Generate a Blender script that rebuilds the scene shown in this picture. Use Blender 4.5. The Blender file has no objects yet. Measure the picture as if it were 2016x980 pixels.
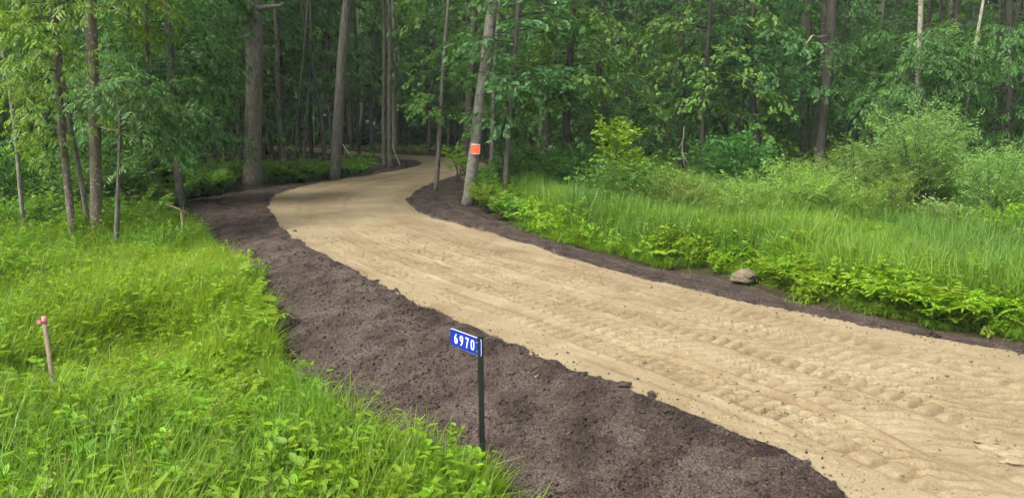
import bpy, math, random
import numpy as np
from mathutils import Vector, Matrix

R = math.radians
sc = bpy.context.scene
COL = sc.collection

# ---------------------------------------------------------------- camera
CAM_H, FPX, HORIZON = 2.0, 1500.0, 230.0        # photo pixels of the 2016 x 980 frame
PITCH = math.atan((490 - HORIZON) / FPX)
cam_d = bpy.data.cameras.new('camera')
cam_d.sensor_width = 36.0
cam_d.lens = 36.0 * FPX / 2016.0
cam_d.clip_start, cam_d.clip_end = 0.05, 600.0
cam = bpy.data.objects.new('camera', cam_d)
cam.location = (0, 0, CAM_H)
cam.rotation_euler = (math.pi / 2 - PITCH, 0, 0)
COL.objects.link(cam)
sc.camera = cam

# ---------------------------------------------------------------- sky, sun, exposure
SUN_EL, SUN_AZ = 50.0, 230.0                    # degrees; azimuth clockwise from +Y: from the camera's left, a little behind it
world = bpy.data.worlds.new('World')
sc.world = world
world.use_nodes = True
wn, wl = world.node_tree.nodes, world.node_tree.links
wn.clear()
sky_n = wn.new('ShaderNodeTexSky'); sky_n.sky_type = 'NISHITA'; sky_n.sun_disc = False
sky_n.sun_elevation = R(SUN_EL); sky_n.sun_rotation = R(SUN_AZ)
sky_n.air_density = 1.0; sky_n.dust_density = 3.0; sky_n.ozone_density = 1.0
sat_n = wn.new('ShaderNodeHueSaturation'); sat_n.inputs['Saturation'].default_value = 0.22
bg_n = wn.new('ShaderNodeBackground'); bg_n.inputs['Strength'].default_value = 0.12
out_n = wn.new('ShaderNodeOutputWorld')
wl.new(sky_n.outputs[0], sat_n.inputs['Color']); wl.new(sat_n.outputs[0], bg_n.inputs[0]); wl.new(bg_n.outputs[0], out_n.inputs[0])

sun_d = bpy.data.lights.new('sun', 'SUN')
sun_d.energy = 2.5; sun_d.angle = R(18); sun_d.color = (1.0, 0.95, 0.86)
sun = bpy.data.objects.new('sun', sun_d)
sdir = Vector((math.sin(R(SUN_AZ)) * math.cos(R(SUN_EL)), math.cos(R(SUN_AZ)) * math.cos(R(SUN_EL)), math.sin(R(SUN_EL))))
sun.rotation_euler = sdir.to_track_quat('Z', 'Y').to_euler()
sun.location = (0, -10, 30)
COL.objects.link(sun)

sc.view_settings.view_transform = 'Standard'
sc.view_settings.look = 'None'
sc.view_settings.exposure = 1.4
sc.view_settings.gamma = 1.0
sc.view_settings.use_curve_mapping = False
sc.render.engine = 'CYCLES'
cy = sc.cycles
cy.use_denoising = True; cy.denoising_prefilter = 'ACCURATE'; cy.denoising_input_passes = 'RGB_ALBEDO_NORMAL'
cy.use_adaptive_sampling = True; cy.adaptive_threshold = 0.03; cy.adaptive_min_samples = 12
cy.max_bounces = 5; cy.diffuse_bounces = 3; cy.glossy_bounces = 2; cy.transmission_bounces = 4; cy.transparent_max_bounces = 4
cy.volume_bounces = 0
cy.caustics_reflective = False; cy.caustics_refractive = False
sc.render.use_persistent_data = False

# ---------------------------------------------------------------- pixels and ground
SP, CP = math.sin(PITCH), math.cos(PITCH)
def ray(px, py):
    a = (px - 1008.0) / FPX; b = (490.0 - py) / FPX
    return np.array([a, CP + b * SP, -SP + b * CP])
def gp(px, py, z=0.0):                           # where the line of sight meets the level z
    d = ray(px, py); t = (z - CAM_H) / d[2]
    return np.array([d[0] * t, d[1] * t])
def at_depth(px, py, Y):                         # the point of that line of sight at depth Y
    d = ray(px, py); t = Y / d[1]
    return Vector((d[0] * t, Y, CAM_H + d[2] * t))

def fade(t): return t * t * t * (t * (t * 6 - 15) + 10)
def hash2(ix, iy, seed):
    h = (ix.astype(np.int64) * 374761393 + iy.astype(np.int64) * 668265263 + seed * 1442695041) & 0xFFFFFFFF
    h = ((h ^ (h >> 13)) * 1274126177) & 0xFFFFFFFF
    h = ((h ^ (h >> 16)) * 2246822519) & 0xFFFFFFFF
    return ((h ^ (h >> 15)) & 0xFFFFFF) / float(0xFFFFFF)
def vnoise(x, y, seed=0):                        # value noise in -1..1
    ix, iy = np.floor(x), np.floor(y)
    fx, fy = fade(x - ix), fade(y - iy)
    a = hash2(ix, iy, seed); b = hash2(ix + 1, iy, seed); c = hash2(ix, iy + 1, seed); d = hash2(ix + 1, iy + 1, seed)
    return ((a * (1 - fx) + b * fx) * (1 - fy) + (c * (1 - fx) + d * fx) * fy) * 2 - 1
def fbm(x, y, f, octv=4, seed=0, gain=0.5):
    s = np.zeros_like(x, dtype=float); a = 1.0
    for o in range(octv):
        s += a * vnoise(x * f + 17.3 * o, y * f - 9.1 * o, seed + o); f *= 2.03; a *= gain
    return s
def ss(a, b, x):
    t = np.clip((x - a) / (b - a), 0, 1); return t * t * (3 - 2 * t)

def smooth_poly(P, n=4):                         # closed Catmull-Rom
    P = np.asarray(P, float); m = len(P); out = []
    for i in range(m):
        p0, p1, p2, p3 = P[i - 1], P[i], P[(i + 1) % m], P[(i + 2) % m]
        if np.linalg.norm(p2 - p1) > 12: out.append(p1); continue
        for k in range(n):
            t = k / n
            out.append(0.5 * (2 * p1 + (p2 - p0) * t + (2 * p0 - 5 * p1 + 4 * p2 - p3) * t * t + (3 * p1 - p0 - 3 * p2 + p3) * t ** 3))
    return np.array(out)
X0, X1, Y0, Y1, CELL = -26.0, 46.0, 0.0, 64.0, 0.125
NX, NY = int((X1 - X0) / CELL) + 1, int((Y1 - Y0) / CELL) + 1
GX, GY = np.meshgrid(np.linspace(X0, X1, NX), np.linspace(Y0, Y1, NY), indexing='ij')
def sdf(P):
    d2 = np.full(GX.shape, 1e9); ins = np.zeros(GX.shape, bool)
    m = len(P)
    for i in range(m):
        a, b = P[i], P[(i + 1) % m]
        e = b - a; L = e @ e
        if L < 1e-9: continue
        t = np.clip(((GX - a[0]) * e[0] + (GY - a[1]) * e[1]) / L, 0, 1)
        d2 = np.minimum(d2, (GX - a[0] - t * e[0]) ** 2 + (GY - a[1] - t * e[1]) ** 2)
        if a[1] != b[1]:
            c = (a[1] > GY) != (b[1] > GY)
            ins ^= c & (GX < (b[0] - a[0]) * (GY - a[1]) / (b[1] - a[1]) + a[0])
    d = np.sqrt(d2)
    return np.where(ins, -d, d)
def sample(F, x, y):
    u = np.clip((np.asarray(x, float) - X0) / CELL, 0, NX - 1.001); v = np.clip((np.asarray(y, float) - Y0) / CELL, 0, NY - 1.001)
    i, j = u.astype(int), v.astype(int); fu, fv = u - i, v - j
    return (F[i, j] * (1 - fu) + F[i + 1, j] * fu) * (1 - fv) + (F[i, j + 1] * (1 - fu) + F[i + 1, j + 1] * fu) * fv

sand_px = [(2250, 1320), (1960, 1120), (1820, 1050), (1690, 980), (1640, 950), (1540, 895), (1440, 855), (1320, 800), (1230, 765), (1130, 730), (1040, 690),
           (950, 655), (870, 620), (800, 583), (730, 550), (660, 513), (600, 482), (560, 452), (540, 425), (528, 402), (545, 383), (590, 368), (650, 356.5),
           (720, 346), (765, 338.5), (810, 330), (832, 322.5), (818, 317), (780, 312.5), (735, 308), (690, 304.5), (650, 302), (600, 298.5), (530, 293.5),
           (480, 290), (470, 285), (530, 287), (600, 289.5), (650, 294), (700, 298), (780, 304), (850, 307), (905, 312), (955, 322), (950, 334),
           (905, 345), (860, 357), (830, 370), (806, 385), (805, 400), (830, 420), (880, 436), (960, 456), (1040, 480), (1130, 512), (1240, 540), (1340, 565),
           (1450, 590), (1600, 622), (1740, 650), (1880, 674), (2016, 700), (2300, 758), (2700, 840), (3300, 960)]
SAND = smooth_poly([gp(*p) for p in sand_px])
SD_SAND = sdf(SAND)
def terrain(x, y):
    x = np.asarray(x, float); y = np.asarray(y, float)
    d = sample(SD_SAND, x, y)
    f = np.clip(d / 2.4, 0, 1); f = 0.6 * f + 0.4 * f * f * (3 - 2 * f)
    amp = 0.55 * (1 - ss(11.5, 17.5, y)) + 0.04
    z = -f * amp
    return z + 0.05 * f * fbm(x, y, 0.35, 3, 5) + 0.25 * ss(26, 60, y) * 0
def tz(x, y): return float(terrain(np.array([x]), np.array([y]))[0])
def gt(px, py):                                  # the ground seen at a pixel
    z = 0.0
    for _ in range(14):
        p = gp(px, py, z); z = 0.5 * z + 0.5 * tz(p[0], p[1])
    return np.array([p[0], p[1]])
soil_px = [(1500, 2300), (1150, 1400), (1010, 1180), (945, 1070), (880, 1000), (790, 945), (700, 905), (610, 850), (560, 800), (545, 740), (528, 670), (500, 605), (455, 545), (405, 490), (368, 445),
           (352, 418), (362, 398), (400, 387), (500, 371), (580, 362.5), (650, 353), (705, 344), (728, 338), (733, 325), (775, 317), (812, 315.5), (835, 318),
           (880, 322), (955, 327), (962, 345), (950, 372), (922, 397), (946, 414), (985, 433), (1040, 458), (1100, 476), (1160, 491), (1250, 516), (1340, 533),
           (1430, 549), (1500, 567), (1560, 588), (1650, 608), (1750, 628), (1850, 648), (2016, 673), (2300, 727), (2700, 800), (3300, 915), (3600, 1400)]
SOIL = smooth_poly([gt(*p) for p in soil_px])
SD_SOIL = sdf(SOIL)
def d_sand(x, y): return sample(SD_SAND, x, y)
def d_soil(x, y): return np.minimum(sample(SD_SOIL, x, y), sample(SD_SAND, x, y))

# ---------------------------------------------------------------- helpers
def mesh_np(name, V, F, mat=None, smooth=False):
    V = np.asarray(V, np.float32); F = np.asarray(F, np.int32)
    me = bpy.data.meshes.new(name)
    n, k = F.shape
    me.vertices.add(len(V)); me.vertices.foreach_set('co', V.ravel())
    me.loops.add(n * k); me.loops.foreach_set('vertex_index', F.ravel())
    me.polygons.add(n); me.polygons.foreach_set('loop_start', np.arange(0, n * k, k, dtype=np.int32))
    if smooth: me.polygons.foreach_set('use_smooth', np.ones(n, bool))
    me.update(calc_edges=True)
    if mat: me.materials.append(mat)
    return me
def link(name, data, parent=None, loc=None, kind=None):
    o = bpy.data.objects.new(name, data)
    COL.objects.link(o)
    if parent: o.parent = parent
    if loc is not None: o.location = loc
    if kind: o['kind'] = kind
    return o
def tag(o, label, cat=None, group=None, kind=None):
    o['label'] = label
    if cat: o['category'] = cat
    if group: o['group'] = group
    if kind: o['kind'] = kind
    return o
def empty(name, loc, label, cat, group=None, rz=0.0):
    o = bpy.data.objects.new(name, None); COL.objects.link(o)
    o.empty_display_size = 0.2
    o.location = loc; o.rotation_euler = (0, 0, rz)
    return tag(o, label, cat, group)
class MB:                                        # collects triangles / quads as triangles
    def __init__(s): s.V = []; s.F = []; s.n = 0
    def add(s, V, F):
        V = np.asarray(V, float); F = np.asarray(F, int)
        if F.shape[1] == 4: F = np.vstack([F[:, [0, 1, 2]], F[:, [0, 2, 3]]])
        s.V.append(V); s.F.append(F + s.n); s.n += len(V)
    def arrays(s): return np.vstack(s.V), np.vstack(s.F)
    def mesh(s, name, mat=None, smooth=False): return mesh_np(name, *s.arrays(), mat, smooth)
def box(cx, cy_, cz, sx, sy, sz):
    v = np.array([[x, y, z] for x in (-.5, .5) for y in (-.5, .5) for z in (-.5, .5)]) * [sx, sy, sz] + [cx, cy_, cz]
    return v, np.array([[0, 1, 3, 2], [4, 6, 7, 5], [0, 4, 5, 1], [2, 3, 7, 6], [0, 2, 6, 4], [1, 5, 7, 3]])
def tube(path, rad, seg=8, rough=0.0, seed=0, flare=0.0, cap=True):
    P = np.asarray(path, float); n = len(P); rad = np.broadcast_to(np.asarray(rad, float), (n,))
    T = np.gradient(P, axis=0); T /= np.linalg.norm(T, axis=1)[:, None] + 1e-9
    ref = np.array([1.0, 0, 0]) if abs(T[:, 0]).mean() < 0.75 else np.array([0, 1.0, 0])
    A = ref - T * (T @ ref)[:, None]; A /= np.linalg.norm(A, axis=1)[:, None]
    B = np.cross(T, A)
    th = np.linspace(0, 2 * np.pi, seg, endpoint=False)
    rr = rad[:, None] * np.ones((1, seg))
    if rough > 0:
        L = np.concatenate([[0], np.cumsum(np.linalg.norm(np.diff(P, axis=0), axis=1))])
        u = np.cos(th)[None] * 3 + L[:, None] * 0; v = np.sin(th)[None] * 3 + L[:, None] * 1.1
        rr = rr * (1 + rough * fbm(u + v * .3, v, 1.0, 3, seed))
    if flare > 0:
        h = P[:, 2] - P[0, 2]
        lob = 0.65 + 0.35 * np.cos(th * 5 + seed)
        rr = rr * (1 + flare * np.exp(-h / (rad[0] * 1.5))[:, None] * lob[None])
    V = (P[:, None] + A[:, None] * (np.cos(th) * rr)[..., None] + B[:, None] * (np.sin(th) * rr)[..., None]).reshape(-1, 3)
    i = np.arange(n - 1)[:, None] * seg; j = np.arange(seg)[None]; k = (j + 1) % seg
    F = np.stack([i + j, i + k, i + seg + k, i + seg + j], -1).reshape(-1, 4)
    F = np.vstack([F[:, [0, 1, 2]], F[:, [0, 2, 3]]])
    if cap:
        V = np.vstack([V, P[:1], P[-1:]]); m = n * seg; jj = np.arange(seg); kk = (jj + 1) % seg
        F = np.vstack([F, np.stack([np.full(seg, m), kk, jj], -1), np.stack([np.full(seg, m + 1), (n - 1) * seg + jj, (n - 1) * seg + kk], -1)])
    return V, F
def scatter_np(tv, tf, pos, M):                  # many copies of a template as one triangle soup
    n = len(pos); V = np.einsum('nij,kj->nki', M, tv) + pos[:, None]
    F = tf[None] + (np.arange(n) * len(tv))[:, None, None]
    return V.reshape(-1, 3), F.reshape(-1, 3)
def frames(dirs, ups, scale):                    # matrices with x along dirs, z near ups
    x = dirs / (np.linalg.norm(dirs, axis=1)[:, None] + 1e-9)
    z = ups - x * (x * ups).sum(1)[:, None]; z /= np.linalg.norm(z, axis=1)[:, None] + 1e-9
    y = np.cross(z, x)
    return np.stack([x, y, z], -1) * np.asarray(scale).reshape(-1, 1, 1)

# ---------------------------------------------------------------- materials
def new_mat(name):
    m = bpy.data.materials.new(name); m.use_nodes = True
    nt = m.node_tree; nt.nodes.clear()
    return m, nt.nodes, nt.links
def ramp(n, stops, interp='LINEAR'):
    r = n.new('ShaderNodeValToRGB'); r.color_ramp.interpolation = interp
    e = r.color_ramp.elements
    while len(e) < len(stops): e.new(0.5)
    for q, (p, c) in zip(e, stops): q.position = p; q.color = (*c, 1)
    return r
def noise(n, l, vec, scale, detail=4, rough=0.55, dist=0.0):
    t = n.new('ShaderNodeTexNoise'); t.inputs['Scale'].default_value = scale; t.inputs['Detail'].default_value = detail
    t.inputs['Roughness'].default_value = rough; t.inputs['Distortion'].default_value = dist
    if vec: l.new(vec, t.inputs['Vector'])
    return t
def mixc(n, l, fac, a, b, mode='MIX'):
    m = n.new('ShaderNodeMix'); m.data_type = 'RGBA'; m.blend_type = mode
    for s, v in ((m.inputs[0], fac), (m.inputs[6], a), (m.inputs[7], b)):
        if isinstance(v, (int, float)): s.default_value = v
        elif isinstance(v, tuple): s.default_value = (*v, 1)
        else: l.new(v, s)
    return m.outputs[2]
def plain(name, col, rough=0.6, metal=0.0, vary=0.12, scale=30.0, bump=0.0):
    m, n, l = new_mat(name)
    tc = n.new('ShaderNodeTexCoord'); t = noise(n, l, tc.outputs['Object'], scale)
    c = mixc(n, l, t.outputs[0], tuple(v * (1 - vary) for v in col), tuple(min(1, v * (1 + vary)) for v in col))
    p = n.new('ShaderNodeBsdfPrincipled'); p.inputs['Roughness'].default_value = rough; p.inputs['Metallic'].default_value = metal
    l.new(c, p.inputs['Base Color'])
    if bump:
        b = n.new('ShaderNodeBump'); b.inputs['Strength'].default_value = bump; b.inputs['Distance'].default_value = 0.01
        l.new(t.outputs[0], b.inputs['Height']); l.new(b.outputs[0], p.inputs['Normal'])
    o = n.new('ShaderNodeOutputMaterial'); l.new(p.outputs[0], o.inputs[0])
    return m
def leaf_mat(name, dark, light, transl=0.4, patch=0.0, patch_col=None, rough=0.5, tip=None):
    m, n, l = new_mat(name)
    g = n.new('ShaderNodeNewGeometry'); oi = n.new('ShaderNodeObjectInfo')
    c = mixc(n, l, g.outputs['Random Per Island'], dark, light)
    hv = n.new('ShaderNodeHueSaturation')
    mr = n.new('ShaderNodeMapRange'); mr.inputs['To Min'].default_value = 0.8; mr.inputs['To Max'].default_value = 1.2
    l.new(oi.outputs['Random'], mr.inputs['Value']); l.new(mr.outputs[0], hv.inputs['Value'])
    mr2 = n.new('ShaderNodeMapRange'); mr2.inputs['To Min'].default_value = 0.485; mr2.inputs['To Max'].default_value = 0.515
    l.new(oi.outputs['Random'], mr2.inputs['Value']); l.new(mr2.outputs[0], hv.inputs['Hue'])
    l.new(c, hv.inputs['Color']); c = hv.outputs[0]
    if patch_col:
        t = noise(n, l, g.outputs['Position'], patch, 3)
        rp = ramp(n, [(0.42, (0, 0, 0)), (0.62, (1, 1, 1))]); l.new(t.outputs[0], rp.inputs[0])
        c = mixc(n, l, rp.outputs[0], c, patch_col)
    p = n.new('ShaderNodeBsdfPrincipled'); p.inputs['Roughness'].default_value = rough; p.inputs['Specular IOR Level'].default_value = 0.35
    tr = n.new('ShaderNodeBsdfTranslucent')
    tint = mixc(n, l, 1.0, c, (1.25, 1.15, 0.55), 'MULTIPLY')
    l.new(c, p.inputs['Base Color']); l.new(tint, tr.inputs['Color'])
    mx = n.new('ShaderNodeMixShader'); mx.inputs[0].default_value = transl
    l.new(p.outputs[0], mx.inputs[1]); l.new(tr.outputs[0], mx.inputs[2])
    o = n.new('ShaderNodeOutputMaterial'); l.new(mx.outputs[0], o.inputs[0])
    return m
def bark_mat(name, dark, light, vs=(14, 14, 2.2), spots=None, bands=None, bump=0.8):
    m, n, l = new_mat(name)
    tc = n.new('ShaderNodeTexCoord'); mp = n.new('ShaderNodeMapping'); mp.inputs['Scale'].default_value = vs
    l.new(tc.outputs['Object'], mp.inputs['Vector'])
    t = noise(n, l, mp.outputs[0], 1.6, 6, 0.62, 0.6)
    rp = ramp(n, [(0.40, dark), (0.56, light)]); l.new(t.outputs[0], rp.inputs[0])
    t2 = noise(n, l, tc.outputs['Object'], 1.3, 3)
    c = mixc(n, l, t2.outputs[0], rp.outputs[0], tuple(v * k_ for v, k_ in zip(light, (.55, .62, .5))), 'MIX')
    if spots:
        t3 = noise(n, l, tc.outputs['Object'], 22, 3, 0.6); r3 = ramp(n, [(0.60, (0, 0, 0)), (0.66, (1, 1, 1))]); l.new(t3.outputs[0], r3.inputs[0])
        c = mixc(n, l, r3.outputs[0], c, spots)
    if bands:
        mp2 = n.new('ShaderNodeMapping'); mp2.inputs['Scale'].default_value = (3, 3, 16); l.new(tc.outputs['Object'], mp2.inputs['Vector'])
        t4 = noise(n, l, mp2.outputs[0], 1.0, 4, 0.6); r4 = ramp(n, [(0.58, (0, 0, 0)), (0.66, (1, 1, 1))]); l.new(t4.outputs[0], r4.inputs[0])
        c = mixc(n, l, r4.outputs[0], c, bands)
    p = n.new('ShaderNodeBsdfPrincipled'); p.inputs['Roughness'].default_value = 0.85; p.inputs['Specular IOR Level'].default_value = 0.2
    l.new(c, p.inputs['Base Color'])
    b = n.new('ShaderNodeBump'); b.inputs['Strength'].default_value = bump; b.inputs['Distance'].default_value = 0.03
    l.new(t.outputs[0], b.inputs['Height']); l.new(b.outputs[0], p.inputs['Normal'])
    o = n.new('ShaderNodeOutputMaterial'); l.new(p.outputs[0], o.inputs[0])
    return m
def earth_mat(name, stops, fine, coarse, bump, rough=0.95, extra=None, dist=0.02, grain=0, gvar=.2):
    m, n, l = new_mat(name)
    g = n.new('ShaderNodeNewGeometry')
    a = noise(n, l, g.outputs['Position'], coarse, 5, 0.6); f = noise(n, l, g.outputs['Position'], fine, 4, 0.7)
    ad = n.new('ShaderNodeMath'); ad.operation = 'MULTIPLY_ADD'; ad.inputs[1].default_value = 0.45
    l.new(f.outputs[0], ad.inputs[0])
    ml = n.new('ShaderNodeMath'); ml.operation = 'MULTIPLY'; ml.inputs[1].default_value = 0.55; l.new(a.outputs[0], ml.inputs[0]); l.new(ml.outputs[0], ad.inputs[2])
    rp = ramp(n, stops); l.new(ad.outputs[0], rp.inputs[0]); c = rp.outputs[0]
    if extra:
        at = n.new('ShaderNodeAttribute'); at.attribute_name = 'damp_shade'  # moist tone plus shade painted into the lug grooves
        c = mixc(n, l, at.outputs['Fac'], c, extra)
    p = n.new('ShaderNodeBsdfPrincipled'); p.inputs['Roughness'].default_value = rough; p.inputs['Specular IOR Level'].default_value = 0.15
    l.new(c, p.inputs['Base Color'])
    b = n.new('ShaderNodeBump'); b.inputs['Strength'].default_value = bump; b.inputs['Distance'].default_value = dist
    if grain:                                    # crumb-sized light and dark grains with relief
        vo = n.new('ShaderNodeTexVoronoi'); vo.inputs['Scale'].default_value = grain; l.new(g.outputs['Position'], vo.inputs['Vector'])
        sv = n.new('ShaderNodeSeparateColor'); l.new(vo.outputs['Color'], sv.inputs[0])
        mr = n.new('ShaderNodeMapRange'); mr.inputs['To Min'].default_value = 1 - gvar; mr.inputs['To Max'].default_value = 1 + gvar; l.new(sv.outputs[0], mr.inputs['Value'])
        cm = n.new('ShaderNodeCombineColor'); [l.new(mr.outputs[0], cm.inputs[i]) for i in range(3)]
        l.new(mixc(n, l, 1.0, c, cm.outputs[0], 'MULTIPLY'), p.inputs['Base Color'])
        b2 = n.new('ShaderNodeBump'); b2.inputs['Strength'].default_value = bump * .8; b2.inputs['Distance'].default_value = .5 / grain; b2.invert = True
        l.new(vo.outputs['Distance'], b2.inputs['Height']); l.new(b2.outputs[0], b.inputs['Normal'])
    l.new(f.outputs[0], b.inputs['Height']); l.new(b.outputs[0], p.inputs['Normal'])
    o = n.new('ShaderNodeOutputMaterial'); l.new(p.outputs[0], o.inputs[0])
    return m

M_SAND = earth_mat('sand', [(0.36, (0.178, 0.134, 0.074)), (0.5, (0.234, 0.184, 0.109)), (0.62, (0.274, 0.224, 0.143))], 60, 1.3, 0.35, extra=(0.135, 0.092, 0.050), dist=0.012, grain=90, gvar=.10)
M_SOIL = earth_mat('topsoil', [(0.36, (0.036, 0.026, 0.021)), (0.5, (0.083, 0.062, 0.052)), (0.63, (0.138, 0.107, 0.092))], 75, 3.0, 1.0, extra=(0.034, 0.024, 0.021), dist=0.03, grain=95, gvar=.52)
M_GROUND = earth_mat('forest_floor', [(0.35, (0.022, 0.02, 0.010)), (0.55, (0.045, 0.04, 0.018)), (0.7, (0.05, 0.065, 0.02))], 25, 1.0, 0.7)
M_STONE = earth_mat('stone', [(0.33, (0.09, 0.07, 0.045)), (0.5, (0.16, 0.125, 0.085)), (0.68, (0.22, 0.18, 0.13))], 30, 5, 0.8)
M_OAK = bark_mat('oak_bark', (0.036, 0.030, 0.025), (0.225, 0.195, 0.168), (16, 16, 3.0), bump=1.0)
M_GREY = bark_mat('grey_bark', (0.052, 0.046, 0.040), (0.185, 0.168, 0.148))
M_PALE = bark_mat('pale_bark', (0.16, 0.145, 0.12), (0.36, 0.33, 0.285), (9, 9, 3), bands=(0.06, 0.055, 0.045), bump=0.5)
M_LICHEN = bark_mat('lichen_bark', (0.075, 0.060, 0.048), (0.215, 0.172, 0.138), spots=(0.40, 0.40, 0.36))
M_DARK = bark_mat('dark_bark', (0.026, 0.024, 0.021), (0.090, 0.082, 0.070))
M_SILVER = bark_mat('silver_bark', (0.105, 0.095, 0.083), (0.25, 0.23, 0.205), (9, 9, 4), bands=(0.07, 0.06, 0.05), bump=0.6)

L_ASH = leaf_mat('ash_leaf', (0.085, 0.185, 0.022), (0.215, 0.37, 0.045), 0.48)
L_MID = leaf_mat('green_leaf', (0.042, 0.118, 0.032), (0.115, 0.25, 0.055), 0.48)
L_OAK = leaf_mat('oak_leaf', (0.05, 0.135, 0.042), (0.12, 0.25, 0.075), 0.45)
L_MAPLE = leaf_mat('maple_leaf', (0.07, 0.16, 0.028), (0.17, 0.30, 0.06), 0.45)
L_LIME = leaf_mat('lime_leaf', (0.16, 0.31, 0.02), (0.28, 0.45, 0.035), 0.5)
L_DARK = leaf_mat('shade_leaf', (0.045, 0.118, 0.036), (0.10, 0.22, 0.055), 0.46)
L_WILLOW = leaf_mat('willow_leaf', (0.125, 0.24, 0.055), (0.30, 0.46, 0.14), 0.42)
L_PALEBUSH = leaf_mat('pale_bush_leaf', (0.14, 0.26, 0.042), (0.31, 0.47, 0.10), 0.42)
L_GRASS = leaf_mat('grass_blade', (0.10, 0.22, 0.015), (0.22, 0.39, 0.03), 0.5, 0.35, (0.24, 0.36, 0.025), rough=0.45)
L_SEDGE = leaf_mat('sedge_blade', (0.09, 0.205, 0.035), (0.20, 0.36, 0.075), 0.45, 0.3, (0.20, 0.34, 0.04), rough=0.4)
L_FERN = leaf_mat('fern_leaf', (0.16, 0.30, 0.016), (0.31, 0.47, 0.03), 0.5)
L_HERB = leaf_mat('herb_leaf', (0.09, 0.20, 0.025), (0.20, 0.36, 0.045), 0.45)

# ---------------------------------------------------------------- driveway and soil
ctr_px = [(2700, 1060), (2300, 945), (2000, 850), (1750, 762), (1500, 688), (1250, 618), (1050, 563), (900, 518), (780, 480), (690, 440), (665, 410), (690, 381), (760, 360), (840, 342), (890, 328), (860, 315), (780, 309), (700, 301), (600, 294)]
CTR = np.array([gp(*p) for p in ctr_px])
def smooth_open(P, n=5):
    P = np.vstack([2 * P[0] - P[1], P, 2 * P[-1] - P[-2]]); out = []
    for i in range(1, len(P) - 2):
        p0, p1, p2, p3 = P[i - 1:i + 3]
        for k in range(n):
            t = k / n; out.append(0.5 * (2 * p1 + (p2 - p0) * t + (2 * p0 - 5 * p1 + 4 * p2 - p3) * t * t + (3 * p1 - p0 - 3 * p2 + p3) * t ** 3))
    return np.array(out)
CTR = smooth_open(CTR)
CL = np.concatenate([[0], np.cumsum(np.linalg.norm(np.diff(CTR, axis=0), axis=1))])
def road_st(x, y):
    best = np.full(x.shape, 1e9); S = np.zeros_like(x); T = np.zeros_like(x)
    for i in range(len(CTR) - 1):
        a, e = CTR[i], CTR[i + 1] - CTR[i]; L = np.hypot(*e)
        t = np.clip(((x - a[0]) * e[0] + (y - a[1]) * e[1]) / L ** 2, 0, 1)
        dx, dy = x - a[0] - t * e[0], y - a[1] - t * e[1]; d = dx * dx + dy * dy
        m = d < best
        best = np.where(m, d, best); S = np.where(m, CL[i] + t * L, S); T = np.where(m, (dx * -e[1] + dy * e[0]) / L, T)
    return S, T
th = np.radians(np.concatenate([np.arange(-26.5, 35.0, 0.088), np.arange(35.0, 62, 0.25)]))
rr = [2.3]
while rr[-1] < 58: rr.append(rr[-1] * (1.0036 if rr[-1] > 3.4 else 1.008))
rr = np.array(rr)
TH, RR = np.meshgrid(th, rr, indexing='ij')
PX, PY = RR * np.sin(TH), RR * np.cos(TH)
ds = d_sand(PX, PY); do = sample(SD_SOIL, PX, PY)
edge_n = 0.06 * fbm(PX, PY, 1.6, 3, 11) + 0.022 * fbm(PX, PY, 8.0, 2, 12)
near = ds < 8
zbase = terrain(PX, PY)
# sand: wheel tracks with lug marks along the road, scuffs and ripples
S = np.zeros_like(PX); T = np.zeros_like(PX)
msk = ds < 0.5
S[msk], T[msk] = road_st(PX[msk], PY[msk])
hs = 0.010 * fbm(PX, PY, 1.1, 3, 21) + 0.003 * fbm(PX, PY, 7.0, 3, 22)
damp_shade = np.zeros_like(PX)
lug_fade = 1 - ss(10.5, 17.5, RR)
for k in range(5):                               # rows of lug prints side by side, each with its own rhythm
    t0 = (-1.08, -.58, -.06, .46, .98)[k]; w = (.19, .2, .2, .2, .19)[k]; pitch = (.15, .138, .148, .155, .142)[k]; amp = (.026, .032, .036, .034, .028)[k]
    u = T - t0 - 0.09 * np.sin(S * 0.30 + (k // 2) * .8) - 0.015 * fbm(PX, PY, 1.2, 2, 35 + k)
    band = 1 - ss(w * 0.75, w * 1.15, np.abs(u))
    warp = 0.02 * fbm(PX, PY, 2.0, 3, 31 + k)
    ph = (S - u * np.where(u > 0, (.1, .3, .0, .25, .15)[k], (.7, .5, .8, .55, .65)[k]) + warp * .7) / pitch + np.where(u > 0, .5, 0) + .43 * k
    lug = np.clip(np.sin(2 * np.pi * ph) * 4.0 + .8 + .5 * fbm(PX, PY, 7.0, 2, 37 + k), -1, 1) * (1 - .85 * np.exp(-(u / .022) ** 2))
    keep = ss(-0.9, 0.0, fbm(PX, PY, 0.7, 2, 41 + k // 2) + 0.05 + .45 * ss(1, 4, PX))
    hs += band * lug_fade * keep * (amp * 0.72 * lug * (.72 + .5 * vnoise(PX * 3, PY * 3, 45 + k)))
    rim = np.exp(-((np.abs(u) - w * 1.22) / 0.03) ** 2)
    rk_ = ss(-0.3, 0.4, fbm(PX, PY, 1.0, 3, 51 + k))
    hs += lug_fade * rim * (rk_ - .2) * .018
    damp_shade += lug_fade * rim * 0.40 * rk_ * ss(-0.3, 0.5, fbm(PX, PY, 5.0, 3, 61 + k)) + band * keep * lug_fade * 0.5 * ss(0.1, 1.0, -lug) * ss(-.8, .2, fbm(PX, PY, 2.0, 2, 65 + k))  # grooves darkened: moist sand plus shade painted in so the relief reads
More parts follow.
